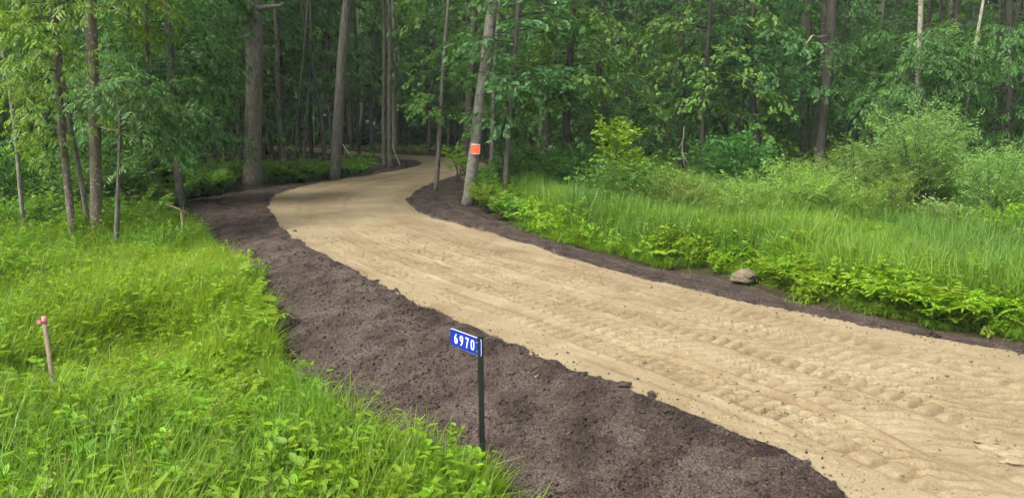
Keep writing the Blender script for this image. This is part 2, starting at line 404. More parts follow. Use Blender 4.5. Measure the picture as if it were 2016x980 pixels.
for t0, q0, sd in ((-.98, .6, 167), (.10, .8, 168), (1.33, .6, 169)):
    r2_ = np.exp(-((T - t0 - 0.1 * np.sin(S * .3 + sd)) / 0.05) ** 2) * ss(-.3, .4, fbm(S * .25, T * 0, 1.0, 2, sd)) * lug_fade
    hs -= .022 * q0 * r2_; damp_shade += .5 * q0 * r2_ * ss(-.5, .4, fbm(PX, PY, 4.0, 3, sd + 5))
rut = np.exp(-((T - 0.78 - 0.1 * np.sin(S * .33)) / 0.07) ** 2) * ss(-.4, .3, fbm(PX, PY, .7, 2, 67)) * lug_fade      # deep smeared wheel rut
hs -= 0.030 * rut; damp_shade += .45 * rut * ss(-.4, .4, fbm(PX, PY, 5.0, 3, 68))
scuff = ss(0.05, 0.75, fbm(PX, PY, 1.3, 4, 71, 0.6))
hs += 0.002 * fbm(PX, PY, 24.0, 2, 74) + scuff * lug_fade * 0.006 * fbm(PX, PY, 14.0, 3, 72, 0.65)
damp_shade += 0.36 * scuff * ss(-0.2, 0.5, fbm(S * 1.2, T * 5, 1.2, 3, 73)) * lug_fade
streak = fbm(S * 0.10, T * 2.6, 1.0, 4, 75)
damp_shade += 0.34 * ss(0.0, 0.8, streak) * (.45 + .55 * ss(6, 14, RR)) + 0.18 * ss(17, 30, RR)  # lengthwise streaks; sand also browner with distance
# soil: heaped, crumbly
cl = fbm(PX, PY, 1.7, 3, 81); c2 = fbm(PX, PY, 6.5, 3, 82); c3 = fbm(PX, PY, 21.0, 2, 83)
hsoil = 0.020 * cl + 0.013 * np.abs(c2) + 0.009 * c3 + 0.008
ridge = np.exp(-((ds - 0.12) / 0.14) ** 2) * (0.012 + 0.02 * fbm(PX, PY, 3.1, 2, 84))
hsoil += ridge
ruts = fbm(PX * 0.8 + PY * 0.6, (PY * 0.8 - PX * 0.6) * 0.35, 2.6, 3, 86)
hsoil += 0.018 * ruts
outer = ss(-0.02, 0.35, -do + edge_n)
hsoil = hsoil * outer - 0.05 * (1 - outer)
dsoil = np.clip(0.45 * ss(0.35, 1.0, c2 + 0.5 * cl) + 0.6 * np.exp(-((ds - 0.05) / 0.12) ** 2) * ss(-0.3, 0.6, c2) + 0.35 * ss(15.5, 19, RR), 0, 0.9)  # last term darkens the soil with distance
w = ss(-0.02, 0.06, ds + edge_n)
PZ = zbase + hs * (1 - w) + hsoil * w
damp_shade_v = np.clip(damp_shade * (1 - w) + dsoil * w, 0, 1)
nt_, nr_ = PX.shape
V = np.stack([PX, PY, PZ], -1).reshape(-1, 3)
idx = np.arange(nt_ * nr_).reshape(nt_, nr_)
Q = np.stack([idx[:-1, :-1], idx[:-1, 1:], idx[1:, 1:], idx[1:, :-1]], -1)[:, :, ::-1]
cds = (ds + edge_n); cdo = do + edge_n
qs = (cds[:-1, :-1] + cds[1:, 1:]) * 0.5; qo = (cdo[:-1, :-1] + cdo[1:, 1:]) * 0.5
is_sand = (qs < 0.0); is_soil = (~is_sand) & (qo < 0.12)
def submesh(name, mask, mat):
    q = Q[mask]; used, inv = np.unique(q, return_inverse=True)
    me = mesh_np(name, V[used], inv.reshape(-1, 4), mat, True)
    a = me.attributes.new('damp_shade', 'FLOAT', 'POINT'); a.data.foreach_set('value', damp_shade_v.reshape(-1)[used].astype(np.float32))
    return me
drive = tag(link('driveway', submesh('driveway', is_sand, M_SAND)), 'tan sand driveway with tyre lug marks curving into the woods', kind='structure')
soil = tag(link('soil_shoulder', submesh('soil_shoulder', is_soil, M_SOIL)), 'dark brown loose topsoil banked along both sides of the sand driveway', kind='structure')

# forest floor and meadow: one wide sheet under everything
gx = np.concatenate([[-420, -200, -110, -70, -50], np.arange(-40, 50.1, 0.45), [60, 75, 110, 200, 420]])
gy = np.concatenate([[-300, -120, -50, -20, -8], np.arange(-3, 62, 0.45), [66, 72, 80, 100, 130, 200, 420]])
AX, AY = np.meshgrid(gx, gy, indexing='ij')
AZ = terrain(AX, AY) - 0.14 * (1 - ss(-0.15, 0.25, d_soil(AX, AY) )) 
idx = np.arange(AX.size).reshape(AX.shape)
Qg = np.stack([idx[:-1, :-1], idx[1:, :-1], idx[1:, 1:], idx[:-1, 1:]], -1).reshape(-1, 4)
ground = tag(link('ground', mesh_np('ground', np.stack([AX, AY, AZ], -1).reshape(-1, 3), Qg, M_GROUND, True)), 'dark forest floor and meadow soil beneath the plants', kind='structure')

# ---------------------------------------------------------------- plant templates
rng = np.random.default_rng(7)
def nrm(v): return v / (np.linalg.norm(v, axis=-1, keepdims=True) + 1e-9)
LANCE = (np.array([[0, 0, 0], [.38, .17, .05], [1, 0, -.10], [.38, -.17, .05]]), np.array([[0, 2, 1], [0, 3, 2]]))
OVAL = (np.array([[0, 0, 0], [.25, .24, .05], [.68, .22, .03], [1, 0, -.10], [.68, -.22, .03], [.25, -.24, .05]]), np.array([[0, 3, 2], [0, 2, 1], [0, 5, 4], [0, 4, 3]]))
def lobed(pts):
    P = np.array([(0, 0)] + pts + [(x, -y) for x, y in pts[::-1] if y > 1e-6]); n = len(P)
    V = np.column_stack([P, -0.16 * (P[:, 0] ** 2) * 0.6 + 0.10 * np.abs(P[:, 1])]); V = np.vstack([V, [[0.42, 0, 0.0]]])
    return V, np.array([[n, (i + 1) % n, i] for i in range(n)])[:, ::-1]
OAKL = lobed([(.1, .05), (.25, .20), (.34, .10), (.52, .30), (.60, .13), (.80, .24), (.88, .09), (1.0, 0)])
MAPL = lobed([(.02, .16), (.22, .42), (.34, .18), (.60, .44), (.62, .16), (1.0, 0)])
def spray(kind, r, wood=None):
    """a leafy twig along +X, about 0.5 m"""
    mb = MB()
    if kind == 'ash':
        for q in range(5):
            tx = 0.12 + 0.10 * q + r.uniform(-.02, .02); side = (-1) ** q
            d0 = np.array([0.75 if q < 4 else 1.0, side * (0.8 if q < 4 else 0.0), r.uniform(.0, .25)]); d0 /= np.linalg.norm(d0)
            L = r.uniform(.24, .34); base = np.array([tx, 0, 0]); up = np.array([0, 0, 1.0]); sd = nrm(np.cross(up, d0))
            for k in range(7):
                s = 0.3 + 0.7 * (k // 2 + 1) / 4 if k < 6 else 1.0
                p = base + d0 * L * s + np.array([0, 0, -0.10 * s * s])
                dd = d0 * (0.55 if k < 6 else 1) + sd * (0 if k == 6 else (-1) ** k * 0.85) + np.array([0, 0, -0.55 + r.uniform(-.25, .2)])
                M = frames(dd[None], np.array([[0, 0, 1.0]]) + r.normal(0, .25, (1, 3)), [r.uniform(.09, .125)])
                mb.add(*scatter_np(*LANCE, p[None], M))
    else:
        tpl, n, sz = {'oak': (OAKL, 12, .135), 'maple': (MAPL, 12, .115), 'oval': (OVAL, 14, .085), 'small': (LANCE, 20, .07), 'big': (OVAL, 11, .135), 'far': (OVAL, 13, .135)}[kind]
        for k in range(n):
            t = r.uniform(.12, .55) if k < n - 1 else .55
            p = np.array([t, r.uniform(-.06, .06), r.uniform(-.05, .05)])
            a = r.uniform(-1.25, 1.25); dd = np.array([math.cos(a), math.sin(a), r.uniform(-.7, .15)])
            M = frames(dd[None], np.array([[0, 0, 1.0]]) + r.normal(0, .4, (1, 3)), [sz * r.uniform(.75, 1.25)])
            mb.add(*scatter_np(*tpl, p[None], M))
    return mb.arrays()
SPRAYS = {k: [spray(k, np.random.default_rng(100 + i)) for i in range(3)] for k in ('ash', 'oak', 'maple', 'oval', 'small', 'big', 'far')}
def put_sprays(kind, pos, dirs, scale, r, droop=0.15):
    mb = MB(); n = len(pos); pick = r.integers(0, 3, n)
    for v in range(3):
        m = pick == v
        if not m.any(): continue
        ups = np.array([0, 0, 1.0]) + r.normal(0, .28, (m.sum(), 3))
        d = nrm(dirs[m]) + np.array([0, 0, -droop]) + r.normal(0, .12, (m.sum(), 3))
        mb.add(*scatter_np(*SPRAYS[kind][v], pos[m], frames(d, ups, scale[m])))
    return mb.arrays()
def foliage(kind, origin_fn, z0, z1, radius, nb, per, r, bias=None, bias_w=0.0, droop=0.2, scale=1.0, taper=None, wood=None, wr=0.012, rise=0.25):
    """branches leaving a stem (origin_fn(z)) between z0 and z1; returns leaf arrays, adds wood to MB"""
    P, D, Sx = [], [], []
    for b in range(nb):
        f = (b + r.uniform(0, 1)) / nb; z = z0 + (z1 - z0) * f
        o = origin_fn(z); a = r.uniform(0, 2 * np.pi)
        d = np.array([math.cos(a), math.sin(a), 0.0])
        if bias is not None: d = nrm(d * (1 - bias_w) + np.array([*bias, 0.0]) * bias_w)
        L = radius * r.uniform(.45, 1.0) * (taper(f) if taper else 1.0)
        m = 7; t = np.linspace(0, 1, m)
        side = np.array([-d[1], d[0], 0]) * r.uniform(-.25, .25)
        path = o + d * (L * t)[:, None] + side * (L * t ** 2)[:, None] + np.array([0, 0, 1.0]) * (L * (rise * t - (rise + droop) * t ** 2))[:, None]
        if wood is not None: wood.add(*tube(path, np.linspace(wr * (0.5 + L * .5), 0.003, m), 5, cap=False))
        k = max(3, int(per * L))
        tt = np.sort(r.uniform(.22, 1.0, k)) ** 0.8
        for t1 in tt:
            i = min(int(t1 * (m - 1)), m - 2); fr = t1 * (m - 1) - i
            p = path[i] * (1 - fr) + path[i + 1] * fr; tan = nrm(path[i + 1] - path[i])
            sgn = r.choice([-1, 1]); sd = np.array([-tan[1], tan[0], 0]) * sgn
            dd = nrm(tan * r.uniform(.3, 1.0) + sd * r.uniform(.1, 1.0) + np.array([0, 0, r.uniform(-.25, .3)]))
            P.append(p + r.normal(0, .05, 3)); D.append(dd); Sx.append(scale * r.uniform(.7, 1.15))
    return put_sprays(kind, np.array(P), np.array(D), np.array(Sx), r, droop * .6)

# shared upper crowns (radius about 3 m, height about 9 m, from the origin up)
CROWN = []
DENSE = []
for i in range(3):
    r = np.random.default_rng(230 + i)
    V_, F_ = foliage('far', lambda z: np.array([0, 0, z]), 0.0, 9.0, 3.3, 58, 4.6, r, droop=.15, scale=1.5)
    DENSE.append(mesh_np('crown', V_, F_, L_DARK if i % 2 else L_MID))
for i in range(5):
    r = np.random.default_rng(200 + i)
    wood = MB()
    V_, F_ = foliage('far', lambda z: np.array([0, 0, z]), 0.3, 9.0, 3.3, 18, 3.0, r, droop=.15, scale=1.2, taper=lambda f: .55 + 1.0 * math.sin(math.pi * min(1, .18 + .8 * f)) * .6, wood=wood, wr=.03, rise=.5)
    CROWN.append((mesh_np('crown', V_, F_, L_DARK if i % 2 else L_MID), wood.mesh('limbs', M_DARK)))

def trunk_path(base, top, r, bend=0.12, n=26, zmax=13.0):
    """leaning stem from base through top (both 3-D), carried on to the height zmax"""
    b, t = np.array(base, float), np.array(top, float)
    d = (t - b) / max(0.2, t[2] - b[2])
    h = np.linspace(-0.25, zmax - b[2], n) ** 1.0
    lean = np.where(h < 6, h, 6 + (h - 6) * 0.35)
    P = b + np.stack([d[0] * lean, d[1] * lean, h], -1)
    ph = r.uniform(0, 6.28, 2)
    P[:, 0] += bend * (np.sin(h * .75 + ph[0]) - math.sin(ph[0])) * np.minimum(1, h / 2.0)
    P[:, 1] += bend * (np.sin(h * .6 + ph[1]) - math.sin(ph[1])) * np.minimum(1, h / 2.0)
    return P
CROWN_N = [0]
def tree(name, label, base_px, top_px, wpx, bark, leaf=None, seed=0, group=None, dist=None, crown=True, bend=0.05, zmax=13.0, crown_z=5.0, crown_s=1.0, flare=0.35, low=(), limbs=(), taper=0.55, seg=14, rough=0.05):
    """base_px: where the trunk meets the ground in the photo; top_px: a higher point on it; wpx: trunk width there"""
    r = np.random.default_rng(1000 + seed)
    if dist is None: b = gt(*base_px)
    else:
        q = at_depth(base_px[0], base_px[1], dist); b = np.array([q.x, q.y])
    bz = tz(b[0], b[1]); Y = b[1]
    tp = at_depth(*top_px, Y)
    rad = wpx * math.hypot(Y, b[0]) / FPX / 2 * (1 / math.hypot(1, 0))
    root = empty(name, (b[0], b[1], bz), label, 'tree', group)
    P = trunk_path((0, 0, 0), (tp.x - b[0], r.uniform(-.15, .15), tp.z - bz), r, bend, 30, zmax)
    hh = np.linspace(0, 1, len(P)); rads = rad * (1 - taper * hh)
    wood = MB(); wood.add(*tube(P, rads, seg, rough, seed, flare))
    def org(z):
        i = np.searchsorted(P[:, 2], z); i = min(max(i, 1), len(P) - 1); f = (z - P[i - 1, 2]) / (P[i, 2] - P[i - 1, 2])
        return P[i - 1] * (1 - f) + P[i] * f
    for (z, ang, L, up, lr) in limbs:
        t = np.linspace(0, 1, 8); o = org(z); d = np.array([math.cos(R(ang)), math.sin(R(ang)), 0])
        path = o + d * (L * t)[:, None] + np.array([0, 0, 1.0]) * (up * t ** 1.6 * L)[:, None] + r.normal(0, .02, (8, 3)) * t[:, None]
        wood.add(*tube(path, np.linspace(lr, lr * .45, 8), 8, .08, seed))
    if low:
        mb = MB(); twigs = MB()
        for (kind, z0, z1, rad_, nb, per, bias, bw, droop, scl) in low:
            mb.add(*foliage(kind, org, z0 - bz, z1 - bz, rad_, nb, per, r, bias, bw, droop, scl, wood=twigs, taper=None))
        fo = link('foliage', mb.mesh('foliage', leaf or L_MID), root)
        link('branches', twigs.mesh('branches', M_DARK), root, kind='stuff')
    link('trunk', wood.mesh('trunk', bark, True), root)
    if crown:
        i = CROWN_N[0] % len(CROWN); CROWN_N[0] += 1
        o = org(crown_z - bz)
        c = link('crown', CROWN[i][0], root, o); c.rotation_euler = (0, 0, r.uniform(0, 6.28)); c.scale = (crown_s,) * 3
        w2 = link('limbs', CROWN[i][1], c)
    return root

# ---------------------------------------------------------------- trees one can tell apart
B = None
tree('ash_tree', 'slim leaning trunk at the far left edge of the woods', (45, 436), (15, 180), 7, M_SILVER, L_ASH, 1, dist=14.2, crown_z=7.7, low=[('ash', 2.2, 4.8, 1.3, 9, 6, B, 0, .3, 1.0)])
tree('ash_tree', 'brown trunk with bright hanging leaf fronds, leftmost of the clump of three', (140, 440), (112, 30), 13, M_LICHEN, L_ASH, 2, dist=13.2, crown_z=7.2,
     low=[('ash', 1.7, 3.2, .85, 7, 7, (-.8, -.4), .5, .35, .95), ('ash', 3.0, 4.9, 1.3, 15, 8, (-.6, -.6), .4, .3, 1.0)])
tree('ash_tree', 'thin pale curved trunk in the middle of the clump of three', (173, 436), (140, 60), 9, M_SILVER, L_ASH, 3, dist=13.6, bend=.08, crown_z=7.4, low=[('ash', 1.6, 2.2, .6, 4, 8, (-.5, -.8), .6, .35, .9), ('ash', 3.6, 4.8, .9, 5, 7, (-.6, -.6), .4, .35, 1.0)])
tree('ash_tree', 'thick trunk flecked with white lichen, rightmost of the clump of three', (184, 436), (193, 0), 20, M_LICHEN, L_ASH, 4, dist=13.4, bend=.02, crown_z=7.0, taper=.35,
     low=[('ash', 2.15, 2.9, .7, 5, 9, (.95, -.2), .7, .35, .9), ('ash', 3.8, 4.9, 1.1, 8, 7, (.9, .1), .5, .3, 1.0)])
tree('young_tree', 'short grey trunk leaning right beside the lichen-flecked clump', (222, 440), (238, 300), 10, M_GREY, L_MID, 5, dist=12.9, crown=False, zmax=2.6, low=[('ash', 1.7, 2.8, .75, 20, 8, (.9, -.1), .45, .35, 1.0)])
tree('young_tree', 'half hidden thin trunk among dark leaves left of the soil corner', (300, 415), (296, 250), 9, M_GREY, L_MID, 6, dist=17.4, crown_z=7.0, low=[('ash', 1.2, 5.0, 1.8, 30, 7, (-.7, .2), .35, .35, 1.05)])
tree('maple_tree', 'straight dark trunk standing at the corner of the dark soil', (357, 409), (342, 190), 15, M_GREY, L_MID, 7, bend=.03, crown_z=7.0, low=[('ash', 2.75, 5.2, 1.5, 24, 8, (-.7, .2), .4, .4, 1.1), ('ash', 2.7, 3.6, 1.15, 8, 8, (.95, .1), .6, .35, 1.05)])
tree('oak_tree', 'massive furrowed oak trunk with a broken limb stub', (497, 364), (498, 0), 32, M_OAK, L_OAK, 8, bend=.04, crown_z=7.5, crown_s=1.3, flare=.45, taper=.25, seg=30, rough=.075,
     limbs=[(5.0, -15, 1.0, .12, .10), (6.3, 200, 2.0, .6, .10)])
tree('pine_tree', 'tall straight grey trunk leaning right at the driveway bend', (659, 350), (688, 0), 20, M_GREY, L_MID, 9, bend=.03, crown_z=8.0, crown_s=1.2, flare=.3, taper=.35, seg=18)
tree('young_tree', 'slim bent trunk just right of the massive oak', (562, 339), (543, 115), 9, M_GREY, None, 10, crown_z=7.5, bend=.12)
tree('young_tree', 'very thin stem right of the slim bent trunk', (580, 337), (590, 210), 4.5, M_GREY, None, 11, crown_z=7.5)
tree('young_tree', 'thin upright stem left of the tall leaning trunk', (599, 319), (606, 170), 6, M_SILVER, None, 12, crown_z=8.0)
tree('young_tree', 'pale thin stem by the far stretch of driveway', (620, 287), (616, 160), 4.5, M_SILVER, None, 13, crown_z=9.0)
tree('pine_tree', 'left trunk of the close pair on the dark soil island', (757, 331), (754, 20), 9, M_GREY, None, 14, bend=.03, crown_z=9.0)
tree('pine_tree', 'right trunk of the close pair on the dark soil island', (768, 332), (764, 0), 9, M_GREY, None, 15, bend=.03, crown_z=9.0)
tree('pine_tree', 'grey trunk left of the soil island among green ferns', (732, 313), (737, 90), 9, M_GREY, None, 16, bend=.05, crown_z=9.5)
tree('young_tree', 'pale wavy stem between leaning trunk and soil island', (705, 296), (707, 90), 6, M_SILVER, None, 17, bend=.12, crown_z=10.0)
tree('young_tree', 'thin dark stem right of the tall leaning trunk', (691, 296), (684, 100), 5, M_GREY, None, 18, bend=.1, crown_z=10.0)
tree('birch_tree', 'pale straight trunk behind the pair on the soil island', (778, 290), (776, 0), 11, M_SILVER, None, 19, bend=.02, crown_z=10.5)
tree('maple_tree', 'slender sapling with tiers of leaves standing in the right soil bed', (858, 376), (884, 45), 9.5, M_GREY, L_MAPLE, 20, bend=.03, crown_z=6.5, flare=.1,
     low=[('maple', 2.15, 2.6, .95, 7, 8, (-.75, -.4), .35, .2, .9), ('maple', 2.9, 3.5, .8, 6, 8, (-.8, -.3), .35, .2, .9), ('maple', 3.8, 5.6, 1.3, 12, 6, (-.3, -.6), .2, .2, .95)])
tree('pine_tree', 'thin tall stem standing between the sapling and the notice tree', (907, 292), (909, 60), 6, M_GREY, None, 21, crown_z=10.0)
tree('pine_tree', 'dark trunk close behind the tree with the orange notice', (914, 346), (936, 0), 18, M_DARK, None, 22, bend=.02, crown_z=8.0)
sign_tree = tree('aspen_tree', 'leaning pale-topped trunk carrying the square orange notice', (921, 401), (969, 20), 23, M_SILVER, L_OAK, 23, bend=.0, crown_z=8.2, flare=.35, taper=.3, seg=20)
tree('young_tree', 'grey trunk just right of the notice tree', (966, 348), (985, 60), 10, M_GREY, None, 24, crown_z=8.0)
tree('oak_tree', 'young oak with lobed leaves hanging beside the notice tree', (993, 397), (1008, 150), 12, M_GREY, L_OAK, 25, bend=.03, crown_z=6.7, flare=.2,
     low=[('oak', 1.75, 3.2, 1.6, 18, 6, (.2, -.7), .2, .2, 1.0), ('oak', 2.6, 5.2, 1.9, 26, 6, (.2, -.7), .2, .2, 1.05)])
tree('maple_tree', 'dark trunk sunk in green brush right of the young oak', (1112, 380), (1122, 0), 16, M_DARK, L_MAPLE, 26, dist=19.5, crown_z=7.2,
     low=[('maple', 2.4, 4.6, 2.2, 20, 6, (.6, -.6), .35, .25, 1.0), ('oval', 1.0, 4.8, 1.9, 22, 6, B, 0, .2, 1.1)])
tree('hickory_tree', 'leafy tree with pale yellow-green clusters above the dead snag', (1380, 370), (1390, 60), 10, M_DARK, L_MAPLE, 27, dist=20.5, crown_z=7.0,
     low=[('big', 2.0, 5.0, 2.4, 30, 5, (-.1, -.8), .3, .3, .95)])
tree('oak_tree', 'broad oak with lobed leaves above the dark green bush', (1500, 360), (1480, 60), 13, M_DARK, L_OAK, 28, dist=22, crown_z=7.2,
     low=[('oak', 3.0, 6.0, 2.6, 34, 5, (0, -.8), .25, .2, 1.15)])
tree('old_tree', 'tall dark trunk rising behind the bushes, front one of two', (1612, 330), (1638, 0), 19, M_DARK, L_DARK, 29, dist=21, bend=.04, crown_z=7.0, taper=.3,
     low=[('small', 2.3, 5.4, 1.5, 30, 9, (.7, -.6), .4, .5, 1.25)])
tree('old_tree', 'darker trunk just left of and behind the tall dark trunk', (1600, 330), (1622, 60), 15, M_DARK, L_DARK, 30, dist=22.5, bend=.03, crown_z=7.5)
tree('birch_tree', 'white birch trunk showing above bright leaves near the top', (1790, 350), (1818, 0), 10, M_PALE, L_MID, 31, dist=20.5, bend=.04, crown_z=7.7,
     low=[('ash', 1.8, 4.5, 1.6, 46, 8, (-.1, -.9), .4, .35, 1.1)])
tree('birch_tree', 'thin white birch leaning right near the right edge', (1880, 350), (1943, 20), 6, M_PALE, L_ASH, 32, dist=20, bend=.03, crown_z=7.8, low=[('small', 2.6, 5.0, 1.0, 8, 7, B, 0, .3, 1.2)])
tree('maple_tree', 'dark leafy maple behind the thin white birch', (1985, 350), (1990, 60), 12, M_DARK, L_MID, 33, dist=21.5, crown_z=6.8, low=[('ash', 1.5, 5.0, 2.3, 34, 6, B, 0, .35, 1.15)])

# ---------------------------------------------------------------- trees deep in the woods
def clear(x, y, d): return float(d_soil(np.array([x]), np.array([y]))[0]) > d
STEM = []
for i in range(7):
    r = np.random.default_rng(300 + i)
    P = trunk_path((0, 0, 0), (r.normal(0, .25), r.normal(0, .25), 6), r, r.uniform(.03, .16), 22, 15)
    mb = MB(); mb.add(*tube(P, np.linspace(1, .45, 22) * .10, 9, .06, i, .3))
    for k in range(9):
        z = r.uniform(2.0, 7.5); a = r.uniform(0, 6.28); L = r.uniform(.3, 1.1); t = np.linspace(0, 1, 4)
        j = np.searchsorted(P[:, 2], z); o = P[j]
        mb.add(*tube(o + np.array([math.cos(a), math.sin(a), .15]) * (L * t)[:, None], np.linspace(.014, .004, 4), 4, cap=False))
    STEM.append((mb.mesh('trunk', [M_DARK, M_DARK, M_GREY, M_DARK, M_DARK, M_GREY, M_DARK][i], True), P))
LOWF = []                                        # thin understorey foliage hung on stems, about 1.6 m wide
for i in range(5):
    r = np.random.default_rng(340 + i); wood = MB()
    V_, F_ = foliage(['far', 'ash', 'oval', 'far', 'ash'][i], lambda z: np.array([0, 0, z]), 0, 4.5, 2.0, 26, 4.0, r, droop=.25, scale=1.25, wood=wood)
    LOWF.append(mesh_np('foliage', V_, F_, [L_MID, L_MID, L_DARK, L_DARK, L_MID][i]))
rnd = random.Random(5)
def deep_tree(x, y, label, group, s=1.0, low=None, crown_z=6.5, crown_s=1.0):
    i = rnd.randrange(len(STEM)); z = tz(x, y)
    root = empty('woodland_tree', (x, y, z), label, 'tree', group, rnd.uniform(0, 6.28))
    t = link('trunk', STEM[i][0], root); t.scale = (s, s, 1)
    k = rnd.randrange(len(CROWN))
    c = link('crown', CROWN[k][0], root, STEM[i][1][9] * np.array([1, 1, 0]) + np.array([0, 0, crown_z])); c.scale = (crown_s, crown_s, crown_s * rnd.uniform(.85, 1.1)); c.rotation_euler = (0, 0, rnd.uniform(0, 6.28))
    if low is not None:
        f = link('foliage', LOWF[rnd.randrange(len(LOWF))], root, (0, 0, low)); f.scale = (rnd.uniform(.9, 1.25),) * 3; f.rotation_euler = (0, 0, rnd.uniform(0, 6.28))
    return root
placed = []
def spaced(x, y, d):
    if any((x - a) ** 2 + (y - b) ** 2 < d * d for a, b in placed): return False
    placed.append((x, y)); return True
for o in bpy.data.objects:
    if o.type == 'EMPTY' and o.get('category') == 'tree': placed.append((o.location.x, o.location.y))
def px_of(x, y): return 1008 + x / y * FPX * CP
def zone(px, zones):
    for lim, txt in zones:
        if px < lim: return txt
    return zones[-1][1]
def plant_deep(count, y0, y1, p0, p1, ok, gap, zones, low, cz, sc_):
    n = tries = 0
    while n < count and tries < 9000:
        tries += 1
        y = rnd.uniform(y0, y1); px = rnd.uniform(p0, p1); x = (px - 1008) / FPX * y
        if not ok(px, y) or not clear(x, y, 1.0) or not spaced(x, y, gap): continue
        txt = zone(px, zones); far = 'far' if y > (y0 + y1) / 2 else 'near'
        lab = ('dim trunk far back in the woods ' if far == 'far' else 'shaded slender tree in the woods ') + txt
        deep_tree(x, y, lab, far + ' trees ' + txt, rnd.uniform(*sc_), low(px, y), rnd.uniform(*cz)); n += 1
plant_deep(84, 25, 61, 370, 1010, lambda px, y: y > 31 or px < 560, 1.35,      # middle: bare trunks in the gap above the driveway
           [(470, 'left of the massive oak'), (560, 'just right of the massive oak'), (650, 'between the oak and the tall leaning trunk'), (750, 'between the tall leaning trunk and the soil island'), (850, 'behind the soil island'), (930, 'behind the tiered sapling'), (9999, 'behind the notice tree')],
           lambda px, y: rnd.uniform(2.2, 5.2) if y > 32 or rnd.random() < .6 else None, (6.5, 9), (.4, 1.1))
plant_deep(14, 21, 40, 380, 1000, lambda px, y: px < 480 or px > 905, 1.2,
           [(490, 'leafy to the ground left of the oak'), (650, 'leafy to the ground right of the oak'), (9999, 'leafy to the ground beyond the soil island')],
           lambda px, y: rnd.uniform(1.4, 3.2), (9, 11), (.25, .5))
plant_deep(40, 17, 48, -120, 440, lambda px, y: px < 330 or y > 24, 1.9,       # left: behind the ash clump
           [(80, 'behind the far left leaning trunk'), (160, 'left of the clump of three'), (240, 'behind the lichen-flecked trunk'), (340, 'left of the soil corner trunk'), (9999, 'right of the soil corner trunk')],
           lambda px, y: rnd.uniform(.3, 2.0) if px < 330 else rnd.uniform(2.5, 4), (6, 8), (.5, 1.3))
plant_deep(66, 21, 48, 1010, 2130, lambda px, y: True, 2.0,                    # right: behind the meadow
           [(1090, 'behind the young oak'), (1200, 'behind the sunken dark trunk'), (1300, 'behind the lime sapling'), (1400, 'behind the dead snag'), (1530, 'behind the dark broadleaf bush'), (1680, 'behind the tall dark trunk'), (1790, 'left of the white birch'), (1900, 'behind the biggest willow'), (9999, 'behind the pale pointed willow')],
           lambda px, y: rnd.uniform(.2, 2.2), (6, 8), (.6, 1.5))

# ---------------------------------------------------------------- scattering for uncountable growth
def collection_of(name, objs):
    c = bpy.data.collections.new(name)
    for o in objs: c.objects.link(o)
    return c
def variant(name, me): return bpy.data.objects.new(name, me)
def scatter(name, label, pos, rotz, tilt, scl, idx, coll, cat=None):
    n = len(pos)
    me = bpy.data.meshes.new(name); me.vertices.add(n); me.vertices.foreach_set('co', np.asarray(pos, np.float32).ravel())
    rot = np.column_stack([tilt[:, 0], tilt[:, 1], rotz]).astype(np.float32)
    a = me.attributes.new('rot', 'FLOAT_VECTOR', 'POINT'); a.data.foreach_set('vector', rot.ravel())
    a = me.attributes.new('scl', 'FLOAT', 'POINT'); a.data.foreach_set('value', np.asarray(scl, np.float32))
    a = me.attributes.new('idx', 'INT', 'POINT'); a.data.foreach_set('value', np.asarray(idx, np.int32))
    o = link(name, me); tag(o, label, cat, kind='stuff')
    ng = bpy.data.node_groups.new(name, 'GeometryNodeTree')
    ng.interface.new_socket('Geometry', in_out='INPUT', socket_type='NodeSocketGeometry')
    ng.interface.new_socket('Geometry', in_out='OUTPUT', socket_type='NodeSocketGeometry')
    N, Lk = ng.nodes, ng.links
    gi, go = N.new('NodeGroupInput'), N.new('NodeGroupOutput')
    ip = N.new('GeometryNodeInstanceOnPoints'); ci = N.new('GeometryNodeCollectionInfo')
    ci.inputs['Collection'].default_value = coll; ci.inputs['Separate Children'].default_value = True; ci.inputs['Reset Children'].default_value = True
    def attr(nm, ty):
        q = N.new('GeometryNodeInputNamedAttribute'); q.data_type = ty; q.inputs['Name'].default_value = nm; return q.outputs['Attribute']
    er = N.new('FunctionNodeEulerToRotation')
    Lk.new(attr('rot', 'FLOAT_VECTOR'), er.inputs[0]); Lk.new(er.outputs[0], ip.inputs['Rotation'])
    Lk.new(attr('scl', 'FLOAT'), ip.inputs['Scale']); Lk.new(attr('idx', 'INT'), ip.inputs['Instance Index'])
    ip.inputs['Pick Instance'].default_value = True
    Lk.new(gi.outputs[0], ip.inputs['Points']); Lk.new(ci.outputs[0], ip.inputs['Instance']); Lk.new(ip.outputs[0], go.inputs[0])
    md = o.modifiers.new('scatter', 'NODES'); md.node_group = ng
    return o

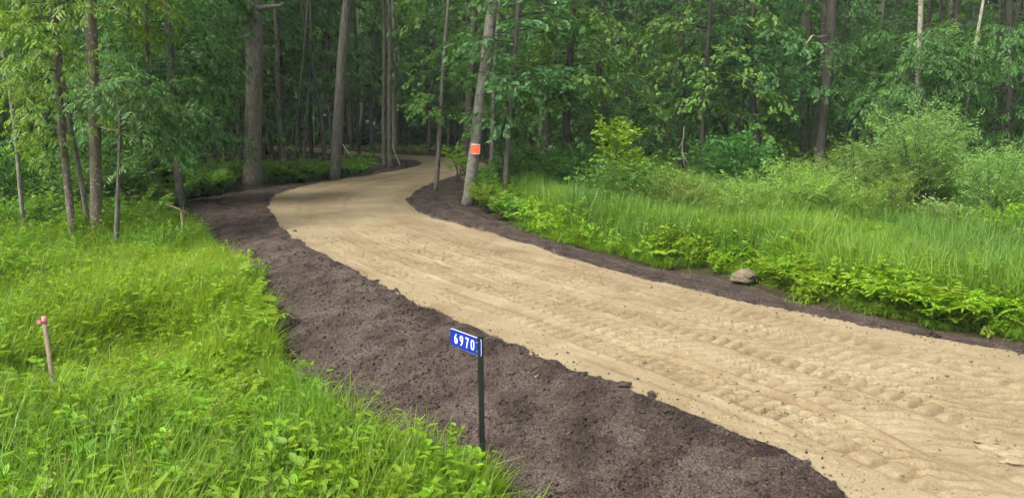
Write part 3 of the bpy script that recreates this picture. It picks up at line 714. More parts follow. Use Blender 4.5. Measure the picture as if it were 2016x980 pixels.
def blades(r, n, h, spread, lean, wid, segs=4, curl=1.0):
    a = r.uniform(0, 6.28, n); rad = spread * np.sqrt(r.uniform(0, 1, n)); H = h * r.uniform(.55, 1.1, n)
    bx, by = rad * np.cos(a), rad * np.sin(a); az = r.uniform(0, 6.28, n); ln = lean * r.uniform(.25, 1.5, n)
    t = np.linspace(0, 1, segs + 1); V, F = [], []
    W = wid * r.uniform(.7, 1.3, n)
    for k in range(segs + 1):
        q = t[k]; out = H * ln * (q ** 2.2) * curl; zz = H * (q - ln * .45 * q ** 3 * curl)
        w_ = W * (1 - q ** 1.6) * (0.75 + .5 * math.sin(math.pi * q)) + 0.0004
        cx, cy2 = bx + out * np.cos(az), by + out * np.sin(az); sx, sy = -np.sin(az), np.cos(az)
        V.append(np.stack([np.column_stack([cx - sx * w_, cy2 - sy * w_, zz]), np.column_stack([cx + sx * w_, cy2 + sy * w_, zz])], 1))
    V = np.stack(V, 1).reshape(-1, 3)            # blade, level, side
    base = np.arange(n)[:, None] * (segs + 1) * 2
    for k in range(segs):
        F.append(np.column_stack([base + 2 * k, base + 2 * k + 1, base + 2 * k + 3, base + 2 * k + 2]))
    return V, np.vstack(F)
def blade_tuft(name, seed, n, h, spread, lean, wid, mat):
    mb = MB(); mb.add(*blades(np.random.default_rng(seed), n, h, spread, lean, wid)); return variant(name, mb.mesh(name, mat))
G_TUFTS = [blade_tuft('grass_tuft', 400 + i, 46, [.62, .70, .55, .66, .5, .75][i], .17, [.4, .65, .85, .3, 1.0, .45][i], [.0052, .006, .0046, .0065, .005, .0044][i], L_GRASS) for i in range(6)]
S_TUFTS = [blade_tuft('sedge_tuft', 420 + i, 46, [.72, .8, .66, .78][i], .18, [.3, .45, .75, .25][i], .0068, L_SEDGE) for i in range(4)]
M_STRAW = leaf_mat('straw_blade', (0.20, 0.19, 0.06), (0.32, 0.30, 0.11), 0.3)
def seed_stalks(seed, n, h, mat):
    r = np.random.default_rng(seed); mb = MB(); P_, D2, S2 = [], [], []
    for k in range(n):
        a = r.uniform(0, 6.28); t = np.linspace(0, 1, 7); H = h * r.uniform(.75, 1.1); o = np.array([math.cos(a), math.sin(a), 0]) * .08
        path = o + np.array([math.cos(a), math.sin(a), 0]) * (H * .3 * t ** 2.5)[:, None] + np.array([0, 0, 1.0]) * (H * (t - .12 * t ** 3))[:, None]
        mb.add(*tube(path, np.linspace(.0022, .001, 7), 3, cap=False))
        for q in range(22):
            f = r.uniform(.74, 1); i = min(5, int(f * 6)); P_.append(path[i] + (path[i + 1] - path[i]) * (f * 6 - i)); b = r.uniform(0, 6.28); D2.append([math.cos(b) * .8, math.sin(b) * .8, r.uniform(.2, 1)]); S2.append(r.uniform(.010, .020))
    mb.add(*scatter_np(*LANCE, np.array(P_), frames(np.array(D2), np.tile([0, 0, 1.0], (len(P_), 1)), np.array(S2))))
    return variant('seed_stalk', mb.mesh('seed_stalk', mat))
STALKS = [seed_stalks(490, 5, .92, L_SEDGE), seed_stalks(491, 4, .85, M_STRAW)]
STRAW = blade_tuft('straw_tuft', 492, 22, .5, .15, .95, .0035, M_STRAW)
def frond(r, L=.42):
    mb = MB(); m = 11; t = np.linspace(0, 1, m)
    path = np.column_stack([L * (.25 * t + .45 * t * t), 0 * t, L * (1.3 * t - .45 * t * t)])
    mb.add(*tube(path, np.linspace(.004, .0015, m), 3, cap=False))
    for k in range(3, m):
        for s in (-1, 1):
            ln = L * .40 * math.sin(math.pi * (.30 + .66 * (k - 2) / (m - 2))) * r.uniform(.85, 1.1)
            dd = np.array([.62, s * 1.0, .12 + r.uniform(-.2, .15)])
            M = frames(dd[None], np.array([[-.45, 0, 1.0]]) + r.normal(0, .12, (1, 3)), [ln])
            mb.add(*scatter_np(np.array([[0, 0, 0], [.22, .17, .03], [.48, .12, 0], [.66, .15, -.02], [1, 0, -.12], [.66, -.15, -.02], [.48, -.12, 0], [.22, -.17, .03]]),
                               np.array([[0, 2, 1], [0, 4, 2], [2, 4, 3], [0, 7, 6], [0, 6, 4], [6, 5, 4]]), path[k][None], M))
    M = frames(np.array([[1, 0, -.2]]), np.array([[-.3, 0, 1.0]]), [L * .22]); mb.add(*scatter_np(*LANCE, path[-1][None], M))
    return mb.arrays()
FROND = [mesh_np('frond', *frond(np.random.default_rng(440 + i), [.36, .40, .32][i]), L_FERN) for i in range(3)]
def fern_plant_mesh(seed):
    r = np.random.default_rng(seed); mb = MB()
    for k in range(7):
        V_, F_ = frond(r, r.uniform(.36, .52)); a = k * .9 + r.uniform(-.3, .3); c, s = math.cos(a), math.sin(a); tl = r.uniform(-.15, .35)
        ct, st = math.cos(tl), math.sin(tl)
        M = np.array([[c, -s, 0], [s, c, 0], [0, 0, 1]]) @ np.array([[ct, 0, st], [0, 1, 0], [-st, 0, ct]])
        mb.add(V_ @ M.T + [0.04 * c, .04 * s, r.uniform(.0, .12)], F_)
    return mb.arrays()
FERNS = [variant('fern', mesh_np('fern', *fern_plant_mesh(450 + i), L_FERN)) for i in range(3)]
def herb_mesh(seed, h, n_st, kind, scale):
    r = np.random.default_rng(seed); mb = MB(); P, D, S_ = [], [], []
    for k in range(n_st):
        a = r.uniform(0, 6.28); o = np.array([math.cos(a), math.sin(a), 0]) * r.uniform(0, .14); H = h * r.uniform(.6, 1.1); t = np.linspace(0, 1, 6)
        path = o + np.array([math.cos(a) * .25, math.sin(a) * .25, 0]) * (H * t ** 1.5)[:, None] + np.array([0, 0, 1.0]) * (H * t)[:, None]
        mb.add(*tube(path, np.linspace(.004, .002, 6), 3, cap=False))
        for q in range(9):
            f = r.uniform(.25, 1); i = min(4, int(f * 5)); az = q * 2.4 + r.uniform(-.3, .3)
            P.append(path[i] + (path[i + 1] - path[i]) * (f * 5 - i)); D.append([math.cos(az), math.sin(az), r.uniform(0, .5)]); S_.append(scale * r.uniform(.7, 1.2) * (1.25 - .6 * f))
    M = frames(np.array(D), np.tile([0, 0, 1.0], (len(P), 1)) + r.normal(0, .2, (len(P), 3)), np.array(S_))
    mb.add(*scatter_np(*(LANCE if kind == 'l' else OVAL), np.array(P), M))
    return mb.arrays()
HERBS = [variant('herb', mesh_np('herb', *herb_mesh(470 + i, [.55, .7, .4, .5][i], [6, 5, 8, 7][i], 'lolo'[i], [.10, .12, .09, .11][i]), L_HERB)) for i in range(4)]
HERBS_LIT = [variant('weed', mesh_np('weed', *herb_mesh(480 + i, [.56, .66][i], 8, 'ol'[i], [.10, .13][i]), L_FERN if i == 0 else L_GRASS)) for i in range(2)]

def sample_region(n, x0, x1, y0, y1, fn, r, power=1.0):
    out = []
    while sum(len(o) for o in out) < n:
        x = r.uniform(x0, x1, 4 * n); y = y0 + (y1 - y0) * r.uniform(0, 1, 4 * n) ** power
        k = fn(x, y); out.append(np.column_stack([x[k], y[k]]))
    return np.vstack(out)[:n]
def in_view(x, y, m=0.12): return (np.abs(x / np.maximum(y, .1)) < 0.70 + m)
def on_left(x, y): return (d_soil(x, y) > 0.02 + 0.12 * fbm(x, y, 1.5, 2, 91)) & (x < 1.2) & (x < .1 + 0.0 * y) | ((d_soil(x, y) > .02) & (x < .6) & (y < 5))
def on_right(x, y): return (d_soil(x, y) > 0.20 + 0.12 * fbm(x, y, 1.5, 2, 92)) & (x > 0.2 + 0 * y) & (y > 4)
r = np.random.default_rng(600)
def dress(P, r, tilt=.12):
    n = len(P); z = terrain(P[:, 0], P[:, 1])
    return np.column_stack([P, z - .015]), r.uniform(0, 6.28, n), r.normal(0, tilt, (n, 2))
# left meadow
hole = lambda x, y: fbm(x, y, 1.9, 2, 94) > .95
left_edge = lambda x, y: 14.2 + .6 * np.sin(x * .9)
fl = lambda x, y: on_left(x, y) & in_view(x, y, .16) & (y < left_edge(x, y))
P = sample_region(10500, -13, 1.2, 2.6, 15, fl, r, 1.3)
pos, rz, tl = dress(P, r)
d = d_soil(P[:, 0], P[:, 1]); hgt = (.74 + .26 * ss(0, .9, d)) * (1 + .28 * fbm(P[:, 0], P[:, 1], .8, 2, 95)) * r.uniform(.75, 1.15, len(P))
ed_ = d < .3; tl[ed_] *= 2.5
fp = np.array([gt(r.uniform(835, 962), r.uniform(985, 1060)) for _ in range(60)]); P = np.vstack([P, fp]); pf, rf, tf_ = dress(fp, r); pos = np.vstack([pos, pf]); rz = np.concatenate([rz, rf]); tl = np.vstack([tl, tf_]); hgt = np.concatenate([hgt, r.uniform(.42, .72, 60)])
idx = r.integers(0, 6, len(P)); wv = r.random(len(P)); idx[wv < .08] = 6; idx[wv > .88] = 7; idx[(wv > .13) & (wv < .145)] = 8; idx[(wv > .15) & (wv < .156)] = 9; idx[(wv > .16) & (wv < .172)] = 10; hgt = np.where(hole(P[:, 0], P[:, 1]), hgt * .45, hgt)
scatter('meadow_grass', 'bright yellow-green tall grass filling the lower left corner', pos, rz, tl, hgt, idx, collection_of('left_tufts', [variant(c + '_', o.data) for c, o in zip('abcdefghijk', G_TUFTS + HERBS_LIT + STALKS + [STRAW])]), 'grass')
# right meadow
right_far = lambda x, y: 19.5 + .8 * np.sin(x * .5)
fr = lambda x, y: on_right(x, y) & in_view(x, y, .16) & (y < right_far(x, y)) & (y > 6)
P = sample_region(12500, -.5, 19, 5.5, 20.5, fr, r, 1.05)
pos, rz, tl = dress(P, r)
d = d_soil(P[:, 0], P[:, 1]); hgt = (.42 + .58 * ss(.1, 1.0, d) * 1.0) * (1 + .22 * fbm(P[:, 0], P[:, 1], .6, 2, 96)) * r.uniform(.75, 1.15, len(P))
idx = r.integers(0, 4, len(P)); g = r.random(len(P)) < ss(4, 9, P[:, 0]) * .55; idx[g] = 4 + r.integers(0, 6, g.sum())
ed_ = d < .65; idx[ed_] = np.where(r.random(ed_.sum()) < .6, 8, 6); tl[ed_] *= 3.2; hgt[ed_] *= r.uniform(.75, 1.45, ed_.sum())
wv = r.random(len(P)); idx[wv > .9 - .25 * ss(1.6, .2, d)] = 10; idx[(wv > .05) & (wv < .08)] = 11; idx[(wv > .08) & (wv < .085)] = 12; idx[(wv > .09) & (wv < .1)] = 13
scatter('meadow_grass', 'long green meadow grass on the right between soil and bushes', pos, rz, tl, hgt, idx, collection_of('right_tufts', [variant(c + '_', o.data) for c, o in zip('abcdefghijklmn', S_TUFTS + G_TUFTS + [HERBS_LIT[0]] + STALKS + [STRAW])]), 'grass')
# ferns inside the grass, too many to count
def fern_l(x, y): return fl(x, y) & (d_soil(x, y) > .3) & (fbm(x, y, .55, 2, 97) + .5 * ss(6.5, 4.5, y) > .18)
P = sample_region(560, -9, 1.0, 2.6, 11, fern_l, r, 1.2); pos, rz, tl = dress(P, r); pos[:, 2] += .2
P3 = sample_region(300, -4, 1.0, 2.6, 6.5, lambda x, y: fl(x, y) & (d_soil(x, y) > .75) & (fbm(x, y, .9, 2, 197) > -.1), r); pos3, rz3, tl3 = dress(P3, r); pos3[:, 2] += .26
P = np.vstack([P, P3]); pos = np.vstack([pos, pos3]); rz = np.concatenate([rz, rz3]); tl = np.vstack([tl, tl3])
P2 = sample_region(1150, 2, 14, 6, 15, lambda x, y: fr(x, y) & (d_soil(x, y) > .34 + .3 * fbm(x, y, 1.3, 2, 198)) & (d_soil(x, y) < (1.0 + 4.2 * ss(3.2, 7, x)) * r.uniform(.1, 1.2, x.shape)) & (x > 2.6) & (fbm(x, y, .6, 2, 98) > -.35), r); pos2, rz2, tl2 = dress(P2, r); pos2[:, 2] += .06
scatter('fern_bed', 'pale yellow-green ferns growing through the meadow grass', np.vstack([pos, pos2]), np.concatenate([rz, rz2]), np.vstack([tl, tl2]), np.concatenate([r.uniform(.32, .56, len(P)), r.uniform(.4, .9, len(P2))]), r.integers(0, 3, len(P) + len(P2)), collection_of('fern_kinds', FERNS), 'ferns')
# forest floor
fu = lambda x, y: (d_soil(x, y) > .15) & in_view(x, y, .12) & ~(fl(x, y)) & ~((x > 0) & (y < 18.0)) & (y > 13.2) & ~((x < 0) & (y < left_edge(x, y)))
def not_before(x, y):
    ok = np.ones(x.shape, bool)
    for px, py, hw in ((497, 364, .62), (659, 350, .42), (357, 409, .4)):
        q = gt(px, py); ok &= ~((np.abs(x - q[0] * y / q[1]) < hw) & (y < q[1] + .1) & (y > q[1] - 3.5))
    return ok
fu0 = fu
fu = lambda x, y: fu0(x, y) & not_before(x, y)
P = np.vstack([sample_region(4600, -42, 42, 13.2, 62, fu, r, 1.9), sample_region(4200, -15, 0, 14.5, 34, fu, r, 1.5)]); pos, rz, tl = dress(P, r)
k = (P[:, 0] < 1) & (P[:, 0] > -13) & (P[:, 1] < 36)
idx = r.integers(0, 4, len(P)); fn_ = r.random(len(P)) < .22; idx[fn_] = 4 + r.integers(0, 3, fn_.sum())
scatter('undergrowth', 'leafy herbs and ferns covering the shaded forest floor', pos, rz, tl, r.uniform(.7, 1.35, len(P)) * np.where(k, .9, 1.1) * (1 - .68 * ss(25, 31, P[:, 1]) * (P[:, 0] < 0) * (P[:, 0] > -20)), idx, collection_of('herb_kinds', HERBS + [variant('wood_fern', mesh_np('wood_fern', *fern_plant_mesh(460 + i), L_HERB)) for i in range(3)]), 'undergrowth')
# a far wood that reads as one mass closes the view
fo = []
for layer, (y, m) in enumerate([(58, 52), (62, 56), (67, 60), (72, 56)]):
    for k in range(m):
        x = -75 + 150 * (k + r.uniform(.1, .9)) / m
        for z in (0.0, 6.5): fo.append((x, y + r.uniform(-2, 2), z - .4))
for side in (-1, 1):
    for y in np.arange(16, 60, 3.4):
        for q in range(2):
            x = side * (0.70 * y + 9 + 6 * q + r.uniform(0, 4))
            for z in (0.0, 6.5): fo.append((x, y, z - .4))
fo = np.array(fo); keepm = d_sand(fo[:, 0], fo[:, 1]) > 1.5; fo = fo[keepm]
scatter('forest', 'dense dark wall of forest closing the view behind the trunks', fo, r.uniform(0, 6.28, len(fo)), np.zeros((len(fo), 2)), r.uniform(.95, 1.3, len(fo)), r.integers(0, 3, len(fo)), collection_of('far_crowns', [variant('far_crown', c) for c in DENSE]), 'forest')

# ---------------------------------------------------------------- bushes and saplings one can tell apart
def bush(name, label, px, dist, wpx, top_py, kind, mat, seed, stems=14, dens=7, scale=1.0, bark=M_DARK, droop=.1, bare=.18, cat='bush', group=None, spread=1.0):
    r = np.random.default_rng(2000 + seed)
    p = at_depth(px, (top_py + 420) / 2, dist); z = tz(p.x, p.y); H = at_depth(px, top_py, dist).z - z; Wd = wpx / FPX * dist / 2
    root = empty(name, (p.x, p.y, z), label, cat, group)
    wood = MB(); leaves = MB(); P, D, S_ = [], [], []
    for k in range(stems):
        a = r.uniform(0, 6.28); q = math.sqrt(r.uniform(0, 1)); o = np.array([math.cos(a), math.sin(a), 0]) * q * Wd * .35
        tip = np.array([math.cos(a) * q * Wd * spread, math.sin(a) * q * Wd * spread, H * (1.0 - .34 * q ** 2) * r.uniform(.62, 1.04)])
        t = np.linspace(0, 1, 9); mid = o + (tip - o) * t[:, None]
        mid[:, :2] -= (np.array([math.cos(a), math.sin(a)]) * q * Wd * .28)[None] * np.sin(np.pi * t)[:, None]
        mid += r.normal(0, .025, mid.shape) * t[:, None]
        mid[0, 2] = -.08
        wood.add(*tube(mid, np.linspace(.014 + .004 * H, .003, 9), 5, cap=False))
        n = int(dens * H * 2.2)
        for f in bare + (1 - bare) * r.uniform(0, 1, n) ** .8:
            i = min(7, int(f * 8)); c = mid[i] + (mid[i + 1] - mid[i]) * (f * 8 - i)
            az = r.uniform(0, 6.28); L = Wd * .42 * r.uniform(.2, 1) * (1.15 - .75 * f); dd = np.array([math.cos(az), math.sin(az), r.uniform(.1, .8)])
            P.append(c + dd * L); D.append(dd + [0, 0, .25]); S_.append(scale * r.uniform(.65, 1.1))
            if r.random() < .35: wood.add(*tube(np.array([c, c + dd * L * .5, c + dd * L]), [.006, .004, .002], 3, cap=False))
    link('stems', wood.mesh('stems', bark), root)
    link('foliage', mesh_np('foliage', *put_sprays(kind, np.array(P), np.array(D), np.array(S_), r, droop), mat), root)
    return root
bush('willow_bush', 'tall rounded grey-green willow with dark bare stems, biggest bush in the meadow', 1812, 15.6, 240, 196, 'small', L_WILLOW, 1, 26, 9, .85, bare=.28)
bush('willow_bush', 'pale pointed willow at the right edge of the photo', 1962, 14.6, 150, 262, 'small', L_WILLOW, 2, 16, 10, .8)
bush('willow_bush', 'narrow feathery willow left of the biggest meadow bush', 1692, 16.2, 140, 270, 'small', L_WILLOW, 3, 14, 9, .85)
bush('willow_bush', 'low willow peeking in at the very right border', 2045, 15.6, 130, 285, 'small', L_WILLOW, 4, 12, 9, .85)
bush('broadleaf_bush', 'dark green broadleaf bush left of the tall dark trunks', 1455, 18.2, 230, 262, 'big', L_MID, 5, 18, 6, .8)
bush('meadow_bush', 'pale fluffy bush in front of the dead snag', 1350, 15.4, 170, 345, 'small', L_PALEBUSH, 6, 20, 9, .75)
bush('meadow_bush', 'long low pale bush in front of the tall dark trunks', 1550, 15.6, 260, 335, 'small', L_PALEBUSH, 7, 30, 9, .75)
bush('meadow_bush', 'yellowish pale bush between the long low one and the willows', 1650, 15.0, 150, 345, 'small', L_PALEBUSH, 8, 18, 9, .75)
bush('meadow_bush', 'small grey-green bush at the feet of the biggest willow', 1850, 14.3, 210, 400, 'oval', L_WILLOW, 9, 18, 9, .6)
bush('meadow_bush', 'yellow-green low bush under the pale pointed willow', 1985, 13.6, 120, 390, 'oval', L_LIME, 10, 10, 8, .6)
bush('willow_bush', 'slim willow shoots filling the gap right of the biggest willow', 1900, 16.4, 120, 300, 'small', L_WILLOW, 26, 12, 9, .8)
bush('meadow_bush', 'leafy yellow-green bush left of the narrow feathery willow', 1600, 16.4, 150, 300, 'small', L_PALEBUSH, 27, 16, 9, .8)
bush('meadow_bush', 'small pale bush at the grass edge below the broadleaf bush', 1445, 14.6, 130, 375, 'small', L_PALEBUSH, 28, 14, 9, .7)
bush('meadow_bush', 'pale leafy tuft between the feathery willow and the biggest willow', 1745, 15.0, 90, 330, 'small', L_PALEBUSH, 29, 10, 9, .7)
bush('hazel_bush', 'mid green rounded bush below the lime sapling', 1225, 16.3, 210, 322, 'oval', L_MAPLE, 11, 20, 8, 1.0)
bush('hazel_bush', 'shaded green bush around the sunken dark trunk', 1110, 18.6, 170, 290, 'oval', L_MID, 12, 18, 8, 1.05)
bush('hazel_bush', 'dark bush between the young oak and the sunken trunk', 1035, 19.2, 120, 300, 'oval', L_MID, 13, 14, 8, 1.05)
bush('lime_sapling', 'glowing yellow-green sapling in front of the dark woods', 1207, 16.9, 84, 240, 'big', L_LIME, 14, 7, 4.5, .75, bare=.6, cat='sapling')
bush('lime_sapling', 'small bright sapling left of the notice tree', 905, 24.0, 55, 290, 'big', L_LIME, 15, 5, 5, .7, bare=.4, cat='sapling')
bush('lime_sapling', 'knee-high bright shrub at the foot of the notice tree', 965, 16.6, 75, 372, 'oval', L_LIME, 16, 9, 9, .7, cat='bush')
bush('hazel_bush', 'green bush just behind the foot of the notice tree', 975, 19.5, 80, 340, 'oval', L_MID, 17, 10, 8, .9)
bush('sapling', 'upright pale-tipped sapling beside the thin stake', 303, 13.6, 45, 380, 'oval', L_ASH, 18, 5, 7, .7, cat='sapling')
bush('hazel_bush', 'dark understorey bush behind the far left leaning trunk', 30, 16.5, 190, 300, 'oval', L_MID, 19, 18, 8, 1.1)
bush('hazel_bush', 'dark understorey bush between leaning trunk and ash clump', 100, 16.2, 150, 350, 'oval', L_MID, 20, 15, 8, 1.1)
bush('hazel_bush', 'dark understorey bush right behind the ash clump', 215, 16.0, 170, 310, 'oval', L_MID, 21, 18, 8, 1.1)
bush('hazel_bush', 'leafy bush filling the gap left of the soil corner trunk', 280, 17.8, 130, 290, 'oval', L_MID, 22, 16, 8, 1.0)
bush('hazel_bush', 'small leafy bush at the grass edge below the leaning trunk', 40, 14.4, 110, 405, 'oval', L_ASH, 23, 10, 8, .7)
bush('weed_clump', 'rounded weedy clump at the top right of the left meadow', 320, 12.6, 110, 436, 'oval', L_ASH, 24, 12, 8, .55)
bush('fern_bush', 'dark fern clump left of the soil island', 715, 29.0, 70, 322, 'oval', L_HERB, 25, 12, 8, 1.0)

# ferns along the soil edge, each a plant of separate fronds
def fern_thing(x, y, s, label, group, r):
    root = empty('fern', (x, y, tz(x, y)), label, 'fern', group, r.uniform(0, 6.28)); root.scale = (s,) * 3
    k = int(r.integers(5, 8))
    for i in range(k):
        f = link('frond', FROND[int(r.integers(0, 3))], root, (0, 0, r.uniform(.0, .14))); f.rotation_euler = (0, r.uniform(-.35, .3), i * 6.28 / k + r.uniform(-.3, .3))
    return root
r = np.random.default_rng(900)
for px in np.concatenate([np.arange(1345, 2140, 27), np.arange(1530, 2140, 41)]) + 0.0:
    q = gt(px, np.interp(px, [1170, 1250, 1340, 1430, 1500, 1560, 1650, 1750, 1850, 2016, 2200], [488, 511, 528, 543, 561, 581, 602, 622, 640, 662, 690]) - r.uniform(-1, 12))
    if 1395 < px < 1520: continue
    q = q + np.array([.12, .25]) * r.uniform(.7, 2.2)
    fern_thing(q[0], q[1] + r.uniform(0, .25), r.uniform(.5, .95), 'yellow-green fern at the edge of the soil in front of the right meadow', 'ferns along the right soil edge', r)
for (px, py) in [(498, 640), (505, 600), (512, 665), (488, 610), (520, 690), (480, 585)]:
    q = gt(px, py); fern_thing(q[0] - .1, q[1], r.uniform(.8, 1.15), 'bright fern leaning over the soil where the left meadow narrows', 'ferns at the left meadow edge', r)

# ---------------------------------------------------------------- house number sign
M_POST = plain('post_paint', (0.012, 0.016, 0.013), .45, .2, .3, 40)
M_BLUE = plain('sign_blue', (0.006, 0.022, 0.27), .35, 0, .06, 8)
M_WHITE = plain('sign_white', (0.80, 0.82, 0.85), .4, 0, .03, 20)
M_STEEL = plain('bolt_steel', (0.55, 0.56, 0.58), .35, .8, .1, 60)
YP = 4.85
pt = at_depth(946.5, 665, YP); pb_z = tz(pt.x, YP)
sroot = empty('house_number_sign', (pt.x, YP, pb_z), 'blue house number plate 6970 on a black metal post in the soil', 'sign')
Hp = pt.z - pb_z
lo, hi = YP, YP + 1.2                            # far end of the plate: the depth at which its top is level with the near end
topR = at_depth(941, 665, YP)
for _ in range(40):
    mid = (lo + hi) / 2
    if at_depth(886.5, 645, mid).z > topR.z: lo = mid
    else: hi = mid
PL = at_depth(886.5, 645, mid)
ux = Vector((topR.x - PL.x, topR.y - PL.y, 0)); plate_w = ux.length + .03; ux.normalize()
plate_h = 0.117
lean = -0.012
post = MB()
uy = Vector((-ux.y, ux.x, 0))                    # away from the reader
def local(u, v, w_):                             # u along the plate, w_ behind it
    p = ux * u + uy * w_; return [p.x + lean * (v - Hp), p.y, v]
prof = [(-.022, -.016), (-.012, -.016), (-.009, .006), (.009, .006), (.012, -.016), (.022, -.016), (.022, -.012), (.015, -.012), (.011, .010), (-.011, .010), (-.015, -.012), (-.022, -.012)]
n_z = 2; zs = [-.35, Hp + .012]
PV = [local(u * .88, z, -w_ * 1.0 - .012) for z in zs for (u, w_) in prof]; k = len(prof)
post.add(PV, [[i, (i + 1) % k, k + (i + 1) % k, k + i] for i in range(k)])
post.add([PV[k + i] for i in range(k)], [[0, 1, 10, 11], [1, 2, 9, 10], [2, 3, 8, 9], [3, 4, 7, 8], [4, 5, 6, 7]])
po = link('post', post.mesh('post', M_POST), sroot)
M_HOLE = plain('post_hole', (0.16, 0.17, 0.15), .7, 0, .2, 30)
hm = MB()
for q in range(8):
    a = np.linspace(0, 6.28, 9)[:-1]
    hm.add([[.0045 * math.cos(t), 0, .0045 * math.sin(t)] for t in a] + [[.0045 * math.cos(t), -.002, .0045 * math.sin(t)] for t in a], [[i, (i + 1) % 8, 8 + (i + 1) % 8, 8 + i] for i in range(8)]); hm.add([[.0045 * math.cos(t), -.002, .0045 * math.sin(t)] for t in a], [[0, 1, 2, 3], [0, 3, 4, 7], [4, 5, 6, 7]]); break
hole_me = hm.mesh('hole', M_HOLE)
yaw = math.atan2(ux.y, ux.x)
for q in range(15):
    z = Hp - .19 - q * .05; p = local(.0, z, -.0195); ho = link('hole', hole_me, po, p); ho.rotation_euler = (0, 0, yaw)
# plate with rounded corners
def rounded(w_, h, r_, seg=5):
    out = []
    for cx, cz, a0 in ((w_ - r_, h - r_, 0), (r_, h - r_, 90), (r_, r_, 180), (w_ - r_, r_, 270)):
        for i in range(seg + 1): a = R(a0 + 90 * i / seg); out.append((cx + r_ * math.cos(a), cz + r_ * math.sin(a)))
    return out
def slab(name, outline, y0, y1, mat):
    k = len(outline); me = bpy.data.meshes.new(name)
    vs = [(x, y0, z) for x, z in outline] + [(x, y1, z) for x, z in outline]
    me.from_pydata(vs, [], [list(range(k)), list(range(2 * k - 1, k - 1, -1))] + [[i, k + i, k + (i + 1) % k, (i + 1) % k] for i in range(k)])
    me.materials.append(mat); me.update(); return me
plate = link('plate', slab('plate', rounded(plate_w, plate_h, .018), 0, .0025, M_BLUE), sroot)
plate.location = (PL.x - pt.x, PL.y - YP, Hp - plate_h - .004); plate.rotation_euler = (0, 0, yaw)
back = link('border', slab('border', [(x * 1.0, z) for x, z in rounded(plate_w + .006, plate_h + .006, .020)], .0028, .0042, M_WHITE), plate, (-.003, 0, -.003))
def arc(cx, cz, rx, rz_, a0, a1, n=14): return [(cx + rx * math.cos(R(a0 + (a1 - a0) * i / n)), cz + rz_ * math.sin(R(a0 + (a1 - a0) * i / n))) for i in range(n + 1)]
def stroke(name, pts, w_, closed=False):
    P = np.array(pts); n = len(P)
    T = (np.roll(P, -1, 0) - np.roll(P, 1, 0)) if closed else np.gradient(P, axis=0)
    T /= np.linalg.norm(T, axis=1)[:, None]; Nn = np.column_stack([-T[:, 1], T[:, 0]])
    if not closed:                               # mitre the sharp corner of the 7
        for i in range(1, n - 1):
            a, b = nrm(P[i] - P[i - 1]), nrm(P[i + 1] - P[i]); c = max(.45, math.sqrt(max(0, (1 + a @ b) / 2))); Nn[i] = Nn[i] / c
    A, B_ = P + Nn * w_ / 2, P - Nn * w_ / 2
    V_ = [(x, -.0012, z) for x, z in A] + [(x, -.0012, z) for x, z in B_] + [(x, .0, z) for x, z in A] + [(x, .0, z) for x, z in B_]
    F_ = []
    for i in range(n if closed else n - 1):
        j = (i + 1) % n
        F_ += [[i, j, n + j, n + i], [i, 2 * n + i, 2 * n + j, j], [n + i, n + j, 3 * n + j, 3 * n + i]]
    mb = MB(); mb.add(V_, F_); return mb.mesh(name, M_WHITE)
dh, dw, sw = .072, .038, .0102
a_, h_ = dw / 2 - sw / 2, dh
six = [(a_ * 1.55, h_ - sw * .2)] + [(a_ * .75, h_ * .80), (a_ * .22, h_ * .60), (-a_ * .02, h_ * .42)] + arc(a_, h_ * .30, a_, h_ * .30 - sw / 2, 180, 180 + 345, 20)
nine = [(2 * a_ - x, h_ - z) for x, z in six]
seven = [(0, h_ - sw / 2), (2 * a_, h_ - sw / 2), (a_ * 1.45, h_ * .58), (a_ * .95, h_ * .28), (a_ * .75, 0)]
zero = arc(a_, h_ - a_ - sw / 2, a_, a_, 0, 180, 10) + arc(a_, a_ + sw / 2, a_, a_, 180, 360, 10)
u0 = plate_w * .155; step = plate_w * .182
for i, (pts, closed) in enumerate([(six, False), (nine, False), (seven, False), (zero, True)]):
    link('digit', stroke('digit', pts, sw, closed), plate, (u0 + i * step, -.0006, (plate_h - dh) / 2))
for zf in (.24, .76):
    mb = MB(); a = np.linspace(0, 2 * np.pi, 7)[:-1]
    mb.add([[.006 * math.cos(t), 0, .006 * math.sin(t)] for t in a] + [[.006 * math.cos(t), -.005, .006 * math.sin(t)] for t in a], [[i, (i + 1) % 6, 6 + (i + 1) % 6, 6 + i] for i in range(6)])
    mb.add([[.006 * math.cos(t), -.005, .006 * math.sin(t)] for t in a], [[0, 1, 2, 3], [0, 3, 4, 5]])
    link('bolt', mb.mesh('bolt', M_STEEL), plate, (plate_w - .038, -.0006, plate_h * zf))

# ---------------------------------------------------------------- survey stakes, notice
M_LATH = bark_mat('weathered_lath', (0.14, 0.105, 0.075), (0.25, 0.19, 0.14), (30, 30, 3), bump=.3)
M_PINK = plain('pink_paint', (0.62, 0.18, 0.20), .7, 0, .25, 60)
M_RIB = plain('pink_ribbon', (0.75, 0.20, 0.24), .6, 0, .1, 30)
st_top = at_depth(85, 622, 5.9); sz = tz(st_top.x, st_top.y)
stk = empty('survey_stake', (st_top.x + .035, 5.9, sz), 'weathered wooden survey stake with pink painted top in the left meadow', 'stake')
Hs = st_top.z - sz; stk.rotation_euler = (0, R(-1.6), R(12))
mb = MB(); mb.add(*box(0, 0, Hs / 2 - .15 - .03, 0.032, .012, Hs + .3 - .06)); link('shaft', mb.mesh('shaft', M_LATH), stk)
mb = MB(); mb.add(*box(0, 0, Hs - .03, .0335, .0135, .06)); link('painted_top', mb.mesh('painted_top', M_PINK), stk)
mb = MB(); t = np.linspace(0, 1, 8)
